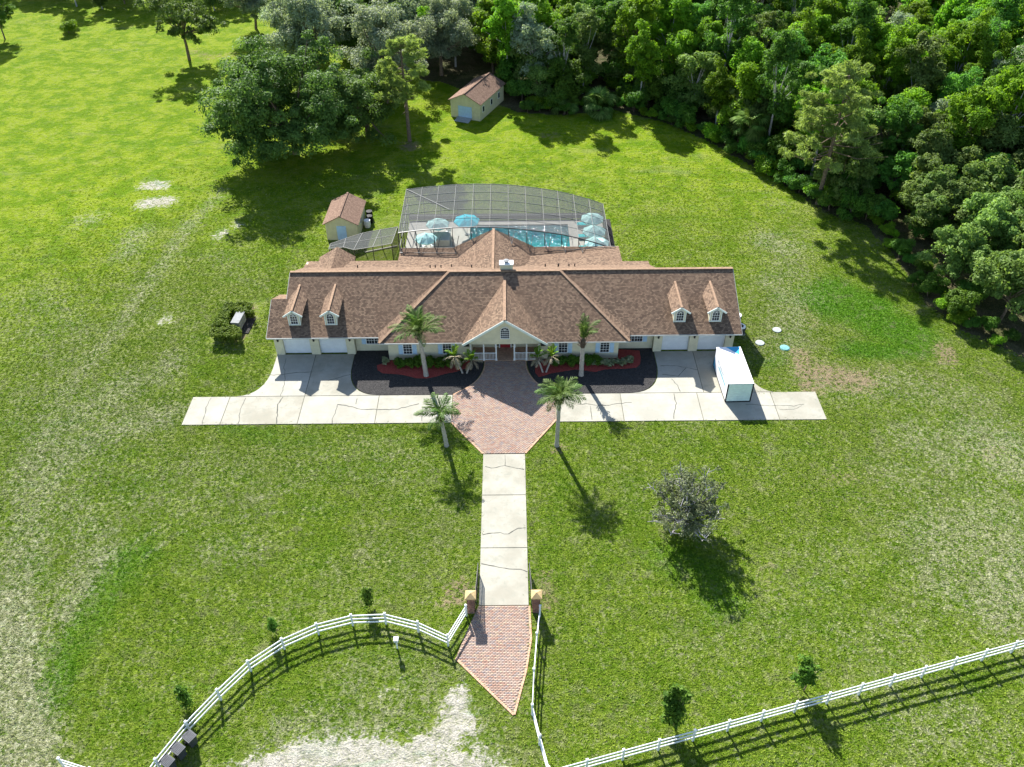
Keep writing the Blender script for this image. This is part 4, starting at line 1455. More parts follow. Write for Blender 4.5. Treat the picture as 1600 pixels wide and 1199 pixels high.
# ------------------------------------------------------------------ pool, deck, screen cage
dk = structure('pool_deck', (0, 90, 0))
PX0, PX1, PY0, PY1 = -4.3, 7.95, 86.0, 94.35
for x0, x1, y0, y1 in ((-12.0, PX0, 83.9, 95.3), (PX1, 12.3, 83.9, 95.3), (PX0, PX1, PY1, 95.3), (PX0, PX1, 83.9, PY0)):
    MB().bb(x0, x1, y0, y1, -.05, .10).build('deck', M['coping'], dk, True)
pool = structure('pool', (2, 90, 0))
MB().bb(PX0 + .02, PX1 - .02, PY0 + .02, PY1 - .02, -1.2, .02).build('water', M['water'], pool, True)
ed = MB().bb(PX0 - .02, PX1 + .02, PY1 - .02, PY1 + .3, .1, .13).bb(PX1 - .02, PX1 + .3, PY0, PY1 - .02, .1, .13).bb(PX0 - .3, PX0 + .02, PY0, PY1 - .02, .1, .13)
ed.build('coping', M['coping'], pool, True)
ld = MB()
for x in (-3.9, -3.45):
    ld.tube([(x, 93.0, -.3), (x, 93.0, .75), (x, 92.5, .9), (x, 92.2, .1)], .03, 6)
ld.build('ladder', M['alu'], pool, True)
MB().bb(-12.2, 12.4, 95.95, 97.3, -.03, .05).build('rear_mulch_strip', M['mulch'], dk, True)
MB().bb(12.55, 13.35, 84.9, 95.6, -.03, .06).build('side_mulch_strip', M['mulch'], dk, True)

cage = thing('pool_cage', (0, 90, 0), 'large screened pool cage with arched roof behind the house', 'pool cage')
prof = [(-12.1, 4.31), (-10.1, 4.57), (-8.03, 4.76), (-5.9, 4.92), (-3.74, 4.98), (-1.63, 4.95), (.5, 4.82), (2.59, 4.59), (4.65, 4.26), (6.6, 3.92), (8.57, 3.4), (10.55, 2.78), (12.36, 2.1)]
YB, YF = 95.85, 85.4
pur = [YB + (YF - YB) * k / 5 for k in range(6)]
for x, z in prof:
    W(MB().beam((x, YB, z), (x, YF, z), .032, .08), 'roof_beam', M['alu'], cage)
for k, y in enumerate(pur):
    mb = MB()
    for (xa, za), (xb, zb) in zip(prof, prof[1:]):
        mb.beam((xa, y, za), (xb, y, zb), .022, .05)
    W(mb, 'purlin', M['alu'], cage)
W(MB().beam((-12.1, YB, 4.36), (-6.4, 89.5, 4.96), .06, .06), 'wind_brace', M['alu'], cage)
for (xa, za), (xb, zb) in zip(prof, prof[1:]):
    for ya, yb in zip(pur, pur[1:]):
        W(MB().poly([(xa, ya, za - .03), (xa, yb, za - .03), (xb, yb, zb - .03), (xb, ya, zb - .03)]), 'roof_screen', M['screen'], cage)
    W(MB().poly([(xa, YB, .6), (xb, YB, .6), (xb, YB, zb), (xa, YB, za)]), 'wall_screen', M['screen'], cage)
for i, (x, z) in enumerate(prof):
    W(MB().bb(x - .035, x + .035, YB - .06, YB + .06, .05, z), 'post', M['dark'], cage)
W(MB().bb(-12.1, 12.36, YB - .02, YB + .02, .05, .55), 'kick_plate', M['kick'], cage)
W(MB().bb(-12.1, 12.36, YB - .03, YB + .03, .56, .63), 'chair_rail', M['alu'], cage)
# side walls
for x, z in (prof[0], prof[-1]):
    for ya, yb in zip(pur, pur[1:]):
        W(MB().poly([(x, ya, .1), (x, yb, .1), (x, yb, z), (x, ya, z)]), 'wall_screen', M['screen'], cage)
    for y in pur[1:]:
        W(MB().bb(x - .05, x + .05, y - .035, y + .035, .05, z), 'post', M['dark'], cage)
    W(MB().beam((x, YB, z * .55), (x, YF, z * .55), .06, .06), 'side_rail', M['dark'], cage)
# front: frames from roof beams down to the eave with raking braces
for i, (x, z) in enumerate(prof):
    zr = max(2.55, gz - abs(x - gx) * .52) if -5.7 < x < 3.4 else 2.55
    if z - zr > .15:
        W(MB().beam((x, YF - .1, z), (x, 85.0, zr), .07, .09), 'front_post', M['dark'], cage)
        if z - zr > .8:
            for dx in (.0, .7):
                W(MB().beam((x + dx, YF - .05, z - (z - zr) * .45), (x + .35, 83.3, max(2.75, zr)), .055, .06), 'roof_brace', M['dark'], cage)
mb = MB()
for (xa, za), (xb, zb) in zip(prof, prof[1:]):
    mb.beam((xa, YF, za - .02), (xb, YF, zb - .02), .08, .1)
W(mb, 'front_beam', M['dark'], cage)
W(MB().beam((-11.9, 83.45, 2.85), (-5.4, 83.25, 2.85), .06, .06), 'roof_sill', M['dark'], cage)
W(MB().beam((4.5, 83.4, 2.85), (12.8, 84.7, 2.65), .06, .06), 'roof_sill', M['dark'], cage)

# lower screened walkway towards the shed
lc = thing('screened_walkway', (-16.5, 87, 0), 'low screened walkway joining the pool cage to the small shed', 'screen enclosure')
bk = [(-20.2, 85.9), (-18.56, 87.15), (-16.76, 88.3), (-14.76, 89.05), (-12.75, 89.7)]
ft = [(-20.2, 84.9), (-18.57, 85.2), (-17.3, 84.6), (-15.2, 85.2), (-13.08, 85.9)]
zl = 2.6
for i in range(4):
    W(MB().poly([(*ft[i], zl), (*ft[i + 1], zl), (*bk[i + 1], zl), (*bk[i], zl)]), 'roof_screen', M['screen'], lc)
    W(MB().poly([(*bk[i], .1), (*bk[i + 1], .1), (*bk[i + 1], zl), (*bk[i], zl)]), 'wall_screen', M['screen'], lc)
    W(MB().beam((*bk[i], zl), (*bk[i + 1], zl), .045, .07), 'eave_beam', M['alu'], lc)
    W(MB().beam((*ft[i], zl), (*ft[i + 1], zl), .045, .07), 'eave_beam', M['alu'], lc)
    mid0, mid1 = [(a + b) / 2 for a, b in zip(bk[i], ft[i])], [(a + b) / 2 for a, b in zip(bk[i + 1], ft[i + 1])]
    W(MB().beam((*mid0, zl), (*mid1, zl), .04, .06), 'purlin', M['alu'], lc)
for i in range(5):
    W(MB().beam((*bk[i], zl + .01), (*ft[i], zl + .01), .045, .07), 'roof_beam', M['alu'], lc)
    for p in (bk[i], ft[i]):
        W(MB().bb(p[0] - .04, p[0] + .04, p[1] - .04, p[1] + .04, 0, zl - .05), 'post', M['dark'], lc)
W(MB().poly([(-13.08, 85.9, .1), (-12.75, 89.7, .1), (-12.75, 89.7, zl), (-13.08, 85.9, zl)]), 'wall_screen', M['screen'], lc)
W(MB().beam((-20.2, 84.9, .1), (-20.2, 85.9, .1), .08, .12).beam((-16.8, 88.2, .06), (-13, 89.6, .06), .1, .12), 'kerb', M['coping'], lc)


def umbrella(x, y, z, r, m, label):
    t = thing('parasol', (x, y, .1), label, 'parasol', 'parasols on the pool deck')
    cn = MB()
    n = 8
    rim = [(r * math.cos(2 * math.pi * k / n + .2), r * math.sin(2 * math.pi * k / n + .2), z - .62) for k in range(n)]
    mid = [(p[0] * .5, p[1] * .5, z - .24) for p in rim]
    for k in range(n):
        j = (k + 1) % n
        s1 = tuple((a + b) / 2 for a, b in zip(rim[k], rim[j]))
        s1 = (s1[0] * .97, s1[1] * .97, s1[2] - .03)
        cn.poly([(0, 0, z), mid[k], mid[j]])
        cn.poly([mid[k], rim[k], s1, rim[j], mid[j]])
        cn.poly([rim[k], (rim[k][0], rim[k][1], z - .76), (rim[j][0], rim[j][1], z - .76), rim[j]])
    cn.build('canopy', M[m], t)
    MB().tube([(0, 0, .05), (0, 0, z + .08)], .028, 8).build('pole', M['alu'], t)
    MB().lathe((0, 0, 0), [(.3, 0), (.3, .06), (.1, .1)], 14).build('base', M['grey'], t)
    rb = MB()
    for p in rim:
        rb.beam((0, 0, z - .03), (p[0] * .99, p[1] * .99, z - .65), .018, .022)
    rb.build('rib', M['alu'], t)


umbrella(10.75, 92.3, 2.55, 1.45, 'umbpale', 'pale aqua parasol at the right of the pool, furthest from the house')
umbrella(10.75, 89.3, 2.55, 1.45, 'umbpale', 'pale aqua parasol at the right of the pool, middle of three')
umbrella(10.85, 86.6, 2.55, 1.5, 'umbpale', 'pale aqua parasol at the right of the pool, nearest the house roof')
umbrella(-8.1, 91.4, 2.5, 1.45, 'umbpale', 'pale aqua parasol left of the bright blue one on the deck')
umbrella(-4.6, 92.0, 2.6, 1.6, 'umbblue', 'bright blue parasol by the left end of the pool')
umbrella(-9.3, 88.2, 2.4, 1.35, 'umbpale', 'pale aqua parasol over white chairs near the house roof')


def lounger(x, y, label):
    t = thing('sun_lounger', (x, y, .1), label, 'sun lounger', 'teal loungers right of the pool')
    MB().bb(-.95, .95, -.33, .33, .2, .26).bb(-.9, -.84, -.3, -.24, 0, .2).bb(-.9, -.84, .24, .3, 0, .2).bb(.84, .9, -.3, -.24, 0, .2).bb(.84, .9, .24, .3, 0, .2).build('frame', M['white'], t)
    MB().bb(-.95, .35, -.32, .32, .262, .34).box((.68, 0, .46), (.75, .64, .08), 0, 0, (R(-28), 'Y')).build('cushion', M['cushion'], t)


lounger(10.0, 93.9, 'teal cushioned lounger under the rearmost right parasol')
lounger(9.95, 91.0, 'teal cushioned lounger between the rear and middle right parasols')
lounger(9.9, 88.3, 'teal cushioned lounger beside the right parasol nearest the house')


def chair(x, y, rz, label):
    t = thing('patio_chair', (x, y, .1), label, 'chair', 'white patio chairs on the left of the deck', rz)
    MB().bb(-.28, .28, -.28, .28, .4, .46).build('seat', M['white'], t)
    MB().box((0, .3, .7), (.56, .06, .55), 0, 0, (R(-10), 'X')).build('backrest', M['white'], t)
    for a in (-.24, .24):
        for b in (-.24, .24):
            MB().bb(a - .03, a + .03, b - .03, b + .03, 0, .4).build('leg', M['white'], t)


for k, (x, y, rz) in enumerate([(-9.9, 88.7, 60), (-9.5, 87.4, 150), (-8.6, 88.9, -70), (-8.5, 90.6, 10), (-7.0, 91.9, -40), (-10.1, 87.6, 100)]):
    chair(x, y, R(rz), 'white patio chair on the pale deck left of the pool')
tb = thing('hot_tub', (-7.6, 90.3, .1), 'pale grey square covered block on the deck beside white chairs', 'hot tub')
MB().bb(-.95, .95, -.95, .95, 0, .75).build('shell', M['gutter'], tb)
MB().bb(-1.0, .0, -1.0, 1.0, .755, .86).bb(.02, 1.0, -1.0, 1.0, .755, .86).build('cover', M['gutter'], tb)


# ------------------------------------------------------------------ palms
def frond(seed, L, arch, droop, nl, wid, ll, mat):
    """one feather frond along +X, rising then bending down"""
    rng = np.random.default_rng(seed)
    N = 14
    s = np.linspace(0, 1, N)
    ang = arch - (arch + droop) * s ** 1.3
    dx, dz = np.cos(ang) * L / (N - 1), np.sin(ang) * L / (N - 1)
    X, Z = np.concatenate([[0], np.cumsum(dx[:-1])]), np.concatenate([[0], np.cumsum(dz[:-1])])
    V, T = [], []
    for i in range(N - 1):
        w0, w1 = .035 * (1 - s[i]) + .008, .035 * (1 - s[i + 1]) + .008
        V.append([(X[i], -w0, Z[i]), (X[i + 1], -w1, Z[i + 1]), (X[i + 1], w1, Z[i + 1]), (X[i], w0, Z[i])])
        T.append(.9)
    for k in range(nl):
        u = .12 + .87 * (k + .5) / nl
        x, z = np.interp(u, s, X), np.interp(u, s, Z)
        a = np.interp(u, s, ang)
        le = ll * math.sin(math.pi * min(1, .18 + u * .80)) * rng.uniform(.85, 1.1)
        for sd in (-1, 1):
            fw = R(38) + rng.normal() * .12
            dr = R(rng.uniform(-5, 40))
            d = np.array([math.cos(a) * math.cos(fw), sd * math.sin(fw) * math.cos(dr), math.sin(a) * math.cos(fw) - math.sin(fw) * math.sin(dr)])
            side = np.array([math.cos(a), 0, math.sin(a)]) * wid
            p = np.array([x, 0, z])
            q = p + d * le * .5
            V.append([p, q + side, p + d * le + np.array([0, 0, -.12 * le]), q - side])
            T.append(rng.random())
    return quads('frond', np.array(V), np.array(T), M[mat])


def palm(loc, top, r0, r1, fronds, label, name='palm_tree', shag=.35, boots=(.24, .9)):
    """fronds: list of (mesh, azimuth, tilt, scale)"""
    t = thing(name, (*loc, 0), label, 'palm')
    b = Vector(top) - Vector((*loc, 0))
    mid = b * .5 + Vector((b.x * -.12, 0, 0))
    n = 14
    P = [Vector((0, 0, -.15))] + [Vector((0, 0, 0)) * (1 - u) ** 2 + mid * 2 * u * (1 - u) + b * u * u for u in [k / n for k in range(1, n + 1)]]
    rad = [r0 * 1.25] + [r0 + (r1 - r0) * k / n + (.012 if k % 2 else -.008) for k in range(1, n + 1)]
    MB().tube(P, rad, 10).build('trunk', M['palmtrunk'], t, smooth=True)
    rs = random.Random(int(abs(loc[0]) * 10))
    bm = MB()
    br, bh = boots
    bm.lathe(b - Vector((0, 0, bh * .6)), [(r1 * 1.05, 0), (br, bh * .35), (br * .9, bh * .75), (r1 * .5, bh)], 10)
    for k in range(26):
        a, z = rs.uniform(0, 6.28), rs.uniform(.0, .8) * bh
        p = b + Vector((math.cos(a) * br * .8, math.sin(a) * br * .8, z - bh * .55))
        bm.beam(p, p + Vector((math.cos(a) * shag * .6, math.sin(a) * shag * .6, shag * .55)), .07, .03)
    bm.build('leaf_bases', M['boots'], t)
    for me_, az, tilt, sc in fronds:
        o = inst('frond', me_, t, b + Vector((0, 0, .15)), (0, -R(tilt), R(az)), sc)


F_up = [frond(20 + i, 2.9, R(35), R(50), 36, .042, .80, 'palm') for i in range(3)]
F_sp = [frond(30 + i, 2.5, R(30), R(60), 34, .042, .78, 'palm') for i in range(3)]
F_dry = [frond(40 + i, 1.5, R(10), R(60), 20, .04, .5, 'palmdry') for i in range(2)]
F_br = [frond(50 + i, 1.35, R(35), R(40), 26, .04, .46, 'palmbright') for i in range(2)]
rp = random.Random(8)


def ring(ms, n, tilt0, tilt1, s0=.85, s1=1.1, az0=0, az1=360):
    return [(rp.choice(ms), az0 + (az1 - az0) * (k + rp.random() * .6) / n, rp.uniform(tilt0, tilt1), rp.uniform(s0, s1)) for k in range(n)]


palm((-7.75, 64.95), (-8.1, 65.0, 5.0), .24, .17, ring(F_up, 13, 10, 40, .95, 1.2) + ring(F_up, 10, 40, 75, .9, 1.2), 'tall palm with full upswept crown rising from the left red mulch bed')
palm((7.63, 64.82), (7.62, 64.9, 4.2), .24, .18, ring(F_up, 7, 40, 78, .75, 1.0, -50, 100) + ring(F_up, 4, 60, 80, .75, .95), 'tall palm with sparse upright crown in the right mulch bed', shag=.5, boots=(.27, 1.3))
palm((-5.2, 55.05), (-5.55, 55.0, 3.6), .2, .15, ring(F_sp, 11, -15, 25, .8, 1.1) + ring(F_sp, 8, 25, 70, .75, 1.05), 'spreading palm on the lawn left of the paved court')
palm((4.76, 54.93), (4.85, 55.0, 5.5), .2, .15, ring(F_sp, 15, -10, 30, .85, 1.1) + ring(F_sp, 11, 30, 75, .85, 1.1), 'taller palm on the lawn right of the paved court')
for base, top, lb in (((-4.15, 65.3), (-4.85, 65.6, 1.75), 'small leaning palm left of the porch, crown nearer the window'), ((-3.75, 65.3), (-3.2, 65.5, 1.35), 'small leaning palm left of the porch, crown nearer the steps'),
                      ((3.85, 65.3), (3.3, 65.6, 1.55), 'small leaning palm right of the porch, crown nearer the steps'), ((4.15, 65.3), (4.75, 65.6, 1.65), 'small leaning palm right of the porch, crown nearer the window')):
    palm(base, top, .09, .08, ring(F_br, 7, 20, 70, .8, 1.1) + ring(F_dry, 7, -35, 15, .7, 1.0), lb, shag=.12, boots=(.12, .4))


# ------------------------------------------------------------------ shrubs
def shrub_mesh(seed, w, d, h, mat, n=24, per=60, leaf=.09, rc=(.2, .34), box=False):
    rng = np.random.default_rng(seed)
    if box:
        c = np.stack([rng.uniform(-w / 2, w / 2, n), rng.uniform(-d / 2, d / 2, n), rng.uniform(.15, h - .15, n)], -1)
    else:
        u = unit(rng.normal(size=(n, 3))) * (rng.random((n, 1)) ** .4)
        c = np.stack([u[:, 0] * w / 2, u[:, 1] * d / 2, h * .5 + u[:, 2] * h * .42], -1)
    V, t = leaves(c, rng.uniform(*rc, n), per, leaf, rng, .9, wid=.5)
    return quads('shrub', V, t, M[mat])


hm = [shrub_mesh(60 + i, 1.5, 1.0, .95, 'hedge', 26, 70, .10) for i in range(3)]
pm = [shrub_mesh(70 + i, .9, .7, .7, 'pale', 14, 50, .11, (.12, .24)) for i in range(2)]
rh = random.Random(4)


def shrub(me_, x, y, label, group, sc=1.0, name='shrub'):
    t = inst(name, me_, None, (x, y, .05), (0, 0, rh.uniform(0, 6.28)), sc)
    return tag(t, label, 'shrub', group)


for k in range(7):
    shrub(hm[k % 3], -10.5 + k * 1.0, 66.55 + rh.uniform(-.15, .15), 'dark green shrub of the dense row under the left front windows', 'shrubs under the left front windows', rh.uniform(.85, 1.05))
for k in range(6):
    shrub(hm[k % 3], 5.0 + k * .85, 66.6 + rh.uniform(-.1, .1), 'dark green shrub of the row under the right front windows', 'shrubs under the right front windows', rh.uniform(.8, .98))
for k in range(7):
    shrub(pm[k % 2], 9.0 + k * .5, 66.45 + rh.uniform(-.2, .2), 'pale variegated low plant at the right end of the front bed', 'variegated plants in the right bed', rh.uniform(.75, 1.05))
shrub(pm[0], -11.9, 66.9, 'dry pale grassy plant at the far left end of the red bed', None, 1.0, 'dry_plant')
shrub(pm[1], 12.55, 66.8, 'round pale plant at the far right corner of the red bed', None, 1.0, 'dry_plant')

hg = thing('hedge', (-29.4, 74, 0), 'clipped boxy green hedge wrapping three sides of the grey cabinet', 'hedge')
rng = np.random.default_rng(88)
for arm in ([(327, 524), (374, 524), (374, 509), (332, 502)], [(331, 506), (344, 482), (352, 474), (362, 482), (356, 492), (356, 508)], [(347, 478), (353, 470), (392, 471), (395, 486), (368, 486)]):
    P = [tuple(at(x, y, 1.25)[:2]) for x, y in arm]
    xs_, ys_ = [p[0] for p in P], [p[1] for p in P]
    C = []
    while len(C) < 150:
        x, y = rng.uniform(min(xs_), max(xs_)), rng.uniform(min(ys_), max(ys_))
        if inside(np.array([x]), np.array([y]), P)[0]:
            C.append((x + 29.4, y - 74, rng.choice((1.1, rng.uniform(.15, 1.1)))))
    V, t_ = leaves(np.array(C), rng.uniform(.16, .28, len(C)), 60, .08, rng, .8, wid=.5)
    inst('hedge_section', quads('hedge_section', V, t_, M['shrubtop']), hg)

# young trees along the fences
for k, (x, y, s_, lb) in enumerate([(-16.8, 35.7, .85, 'small sapling behind the curved fence, middle of three'), (-10.1, 38.0, 1.05, 'small sapling behind the top of the curved fence'), (-21.6, 30.2, 1.1, 'small sapling behind the curved fence, nearest the bins'),
                                     (11.4, 28.4, 2.0, 'bushy young tree behind the straight fence, left of two'), (20.6, 30.8, 1.75, 'bushy young tree behind the straight fence, right of two')]):
    rng = np.random.default_rng(90 + k)
    n = 30
    u = unit(rng.normal(size=(n, 3))) * (rng.random((n, 1)) ** .5)
    c = np.stack([u[:, 0] * .36 + rng.normal() * .08, u[:, 1] * .36, 1.1 + u[:, 2] * 1.0], -1)
    V, t_ = leaves(c, rng.uniform(.10, .26, n), 42, .08, rng, 1.3)
    mb = MB()
    limbs(mb, rng, (0, 0, -.1), c, .7, .035, 8)
    plant_tree('sapling', (quads('sapling_crown', V, t_, M['hedge']), mb.mesh('sapling_trunk', M['trunk'])), (x, y, 0), lb, 'saplings along the fences', 'sapling', rng.uniform(0, 6), s_)

# grey twiggy tree on the lawn
rng = np.random.default_rng(7)
mb = MB()
tips = []
for k in range(46):
    a, e = rng.uniform(0, 6.28), rng.uniform(R(28), R(85))
    L = rng.uniform(2.6, 4.3)
    d = Vector((math.cos(a) * math.cos(e), math.sin(a) * math.cos(e), math.sin(e)))
    s0 = Vector((rng.normal() * .1, rng.normal() * .1, rng.uniform(.1, .6)))
    P = [s0, s0 + d * L * .5 + Vector((0, 0, .25)), s0 + d * L]
    mb.tube(P, [.06, .045, .02], 5, cap=False)
    for j in range(8):
        u = rng.uniform(.35, 1)
        b_ = P[0].lerp(P[2], u)
        tp = b_ + Vector((rng.normal() * .35, rng.normal() * .35, rng.uniform(.1, .8)))
        mb.tube([b_, tp], [.03, .012], 4, cap=False)
        tips.append(tp)
mb.tube([(0, 0, -.1), (0, 0, 1.0)], [.16, .12], 7)
tips = np.array([tuple(t_) for t_ in tips])
V, t_ = leaves(tips, rng.uniform(.16, .36, len(tips)), 34, .075, rng, .9, low=-1)
plant_tree('crape_tree', (quads('crape_crown', V, t_, M['silver']), mb.mesh('crape_trunk', M['twig'])), (14.8, 45.6, 0), 'grey twiggy multi stemmed tree alone on the right front lawn', None, 'tree', 0, (1.25, 1.25, 1.12))


# ------------------------------------------------------------------ trees
def px_tree(name, meshes, px, py, label, group=None, rz=0, sc=1.0):
    p = at(px, py, 0)
    return plant_tree(name, meshes, (p.x, p.y, 0), label, group, 'tree', rz, sc)


oak = tree_mesh('oak', 101, 15.0, 11.8, .4, 'leaf_oak', 430, 85, .33, (1.0, 1.9), 'round', .55, 30, .75)
px_tree('live_oak', oak, 462, 240, 'broad dark green oak spreading over the lawn behind the small shed')
px_tree('live_oak', tree_mesh('oak', 102, 11.5, 6.8, .6, 'leaf_oak', 200, 85, .33, (.9, 1.7), 'round', .4, 20, .75), 575, 212, 'smaller dark green oak between the broad oak and the tall pine')
goak = [tree_mesh('grey_oak', 111 + i, 14.5, 6.8, 1.6, 'leaf_grey', 150, 100, .30, (1.0, 1.8), 'round', .4, 22, .8) for i in range(2)]
for px_, py_, k_, r_, sc_, lb_ in ((500, 128, 0, 1, 1.15, 'grey green mossy tree directly behind the broad oak'), (605, 160, 1, 2, 1.05, 'grey green mossy tree between the broad oak and the tall pine'), (690, 118, 0, 4, .9, 'grey green mossy tree left of the yellow shed'),
                               (560, 90, 1, 3, 1.0, 'grey green mossy tree at the top, behind the middle of the oak group'), (640, 85, 0, 5, .95, 'grey green mossy tree at the top, above the tall pine'), (470, 84, 1, 1.6, .9, 'grey green mossy tree at the top left of the oak group'),
                               (400, 45, 0, 2.5, .75, 'grey green drooping tree at the top edge, left of the oak group'), (720, 60, 1, .4, .95, 'grey green mossy tree at the top, behind the yellow shed')):
    px_tree('mossy_oak', goak[k_], px_, py_, lb_, None, r_, sc_)


def pine_mesh(seed, h, hb, rx, nb, per=120, flat=.6, dead=6):
    rng = np.random.default_rng(seed)
    mb = MB()
    sway = Vector((rng.normal() * .4, rng.normal() * .3, h))
    mb.tube([(0, 0, -.1), Vector((sway.x * .3, sway.y * .3, h * .5)), sway], [.30, .22, .07], 9)
    C, Rr = [], []
    for k in range(nb):
        u = (k + rng.random()) / nb
        z = hb + (h - hb) * u
        a = rng.uniform(0, 6.28)
        L = rx * (1 - .55 * u) * rng.uniform(.6, 1.05)
        s0 = Vector((sway.x * z / h, sway.y * z / h, z))
        e = s0 + Vector((math.cos(a) * L, math.sin(a) * L, L * rng.uniform(.05, .35)))
        m = s0.lerp(e, .5) + Vector((0, 0, -.1 * L))
        mb.tube([s0, m, e], [.075, .05, .02], 5, cap=False)
        for j in range(5):
            f = rng.uniform(.5, 1.05)
            C.append(tuple(s0.lerp(e, f) + Vector((rng.normal() * .55, rng.normal() * .55, rng.normal() * .25 + .2))))
            Rr.append(rng.uniform(.45, .8))
    for k in range(dead):
        z = hb * rng.uniform(.75, 1.1)
        a = rng.uniform(0, 6.28)
        s0 = Vector((sway.x * z / h, sway.y * z / h, z))
        L = rng.uniform(1.0, 2.2)
        mb.tube([s0, s0 + Vector((math.cos(a) * L, math.sin(a) * L, rng.uniform(-.1, .8)))], [.06, .02], 5, cap=False)
    V, t = leaves(np.array(C), np.array(Rr), per, .30, rng, flat, up=.2, wid=.16, low=-.8, shell=.25, jitter=1.6)
    return quads('pine_crown', V, t, M['needle']), mb.mesh('pine_trunk', M['trunk'], smooth=True)


px_tree('pine_tree', pine_mesh(121, 14.5, 6.0, 4.4, 30), 640, 220, 'tall pine with bare trunk beside the oak group', None, 0)
px_tree('pine_tree', pine_mesh(122, 17.0, 6.0, 7.2, 42, dead=12), 1277, 319, 'tall leaning pine with dead limbs at the right wood edge', None, 1)
px_tree('lawn_tree', tree_mesh('lawn_tree', 124, 13.0, 6.6, 2.6, 'leaf_oak', 110, 70, .30, (.6, 1.2), 'round', .3, 18, .9), 296, 94, 'loose crowned tree standing apart on the upper left lawn', None, 2)

# sabal palms at the wood edge
def fan(seed, r, mat):
    rng = np.random.default_rng(seed)
    V, T = [], []
    st_ = 1.0
    V.append([(0, -.025, 0), (st_, -.015, .25), (st_, .015, .25), (0, .025, 0)])
    T.append(.6)
    for k in range(22):
        a = R(-105 + 210 * k / 21)
        L = r * rng.uniform(.85, 1.05)
        d = np.array([math.cos(a), math.sin(a), 0])
        p = np.array([st_, 0, .25])
        n_ = np.array([-math.sin(a), math.cos(a), 0]) * .075
        q = p + d * L * .55 + np.array([0, 0, .06])
        V.append([p, q + n_, p + d * L + np.array([0, 0, -.28 * L]), q - n_])
        T.append(rng.random())
    return quads('fan_leaf', np.array(V), np.array(T), M[mat])


FAN = [fan(130 + i, 1.1, 'leaf_olive') for i in range(2)]


def sabal(px, py, h, n, sc, label, z0=0):
    p = at(px, py, 0)
    t = thing('sabal_palm', (p.x, p.y, 0), label, 'palm')
    rs = random.Random(px)
    MB().tube([(0, 0, -.1), (.05, 0, h * .5), (0, 0, h)], [.22, .19, .2], 9).build('trunk', M['boots'], t, smooth=True)
    for k in range(n):
        inst('fan_leaf', FAN[k % 2], t, (0, 0, h), (R(rs.uniform(-15, 15)), -R(rs.uniform(-45, 75)), rs.uniform(0, 6.28)), sc * rs.uniform(.8, 1.1))


sabal(1165, 240, 4.2, 34, 1.45, 'rounded fan palm standing at the edge of the right wood')
sabal(935, 178, 1.2, 30, 1.5, 'low fan palm clump at the wood edge, the larger of two')
sabal(882, 178, .7, 24, 1.1, 'low fan palm clump at the wood edge left of the larger one')

# the wood
wood = [tree_mesh('wood_tree', 140 + i, h, rx, hb, m_, int(n_ * 1.7), 52, .30, (.5, 1.15), sh_, .2, 14, bark=bk_) for i, (h, rx, hb, m_, n_, sh_, bk_) in enumerate([
    (15.5, 4.3, 2.2, 'leaf_wood', 96, 'tall', 'trunk'), (17.0, 4.2, 3.0, 'leaf_bright', 90, 'tall', 'twig'), (13.5, 4.8, 1.4, 'leaf_wood', 96, 'round', 'trunk'), (15.0, 4.2, 2.4, 'leaf_bright', 84, 'round', 'trunk'), (12.0, 4.2, 1.0, 'leaf_olive', 84, 'round', 'twig'), (18.0, 4.0, 4.0, 'leaf_wood', 84, 'tall', 'twig'), (12.5, 4.0, 1.0, 'leaf_bright', 84, 'cone', 'trunk'), (14.0, 4.6, 2.0, 'leaf_grey', 84, 'round', 'twig'), (16.0, 3.9, 3.0, 'leaf_olive', 78, 'tall', 'twig')])]
lowt = [tree_mesh('edge_tree', 160 + i, h, rx, .6, m_, int(n_ * 1.6), 60, .27, (.4, .95), 'round', .13, 14) for i, (h, rx, m_, n_) in enumerate([(7.5, 3.8, 'leaf_olive', 70), (6.2, 3.2, 'leaf_wood', 56), (8.5, 4.2, 'leaf_olive', 80)])]
bush = [tree_mesh('bush', 170 + i, h, rx, .2, m_, n_, 85, .20, (.45, .8), 'round', .07, 8) for i, (h, rx, m_, n_) in enumerate([(2.8, 1.9, 'leaf_wood', 34), (3.6, 2.0, 'hedge', 38), (2.2, 1.7, 'leaf_bright', 28)])]
names = {0: 'dark green leafy tree of the wood,', 1: 'bright green tall tree of the wood,', 2: 'dark green leafy tree of the wood,', 3: 'bright green tall tree of the wood,',
         4: 'olive green rounded tree of the wood,', 5: 'dark green leafy tree of the wood,', 6: 'bright green tall tree of the wood,',
         7: 'grey green tree of the wood,', 8: 'olive green tall tree of the wood,'}
rt = random.Random(21)
pts = []
WX = np.array([p[0] for p in WOOD])
tries = 0
edge = WOOD[:15]


def dist_edge(x, y):
    return float(seg_dist(np.array([x]), np.array([y]), edge)[0])


def projects(x, y, z):
    p = Vector((x - CAMX, y, z - CAMH))
    f = p.y * math.cos(PITCH) - p.z * math.sin(PITCH)
    return 800 + FPX * p.x / f, 599.5 - FPX * (p.y * math.sin(PITCH) + p.z * math.cos(PITCH)) / f


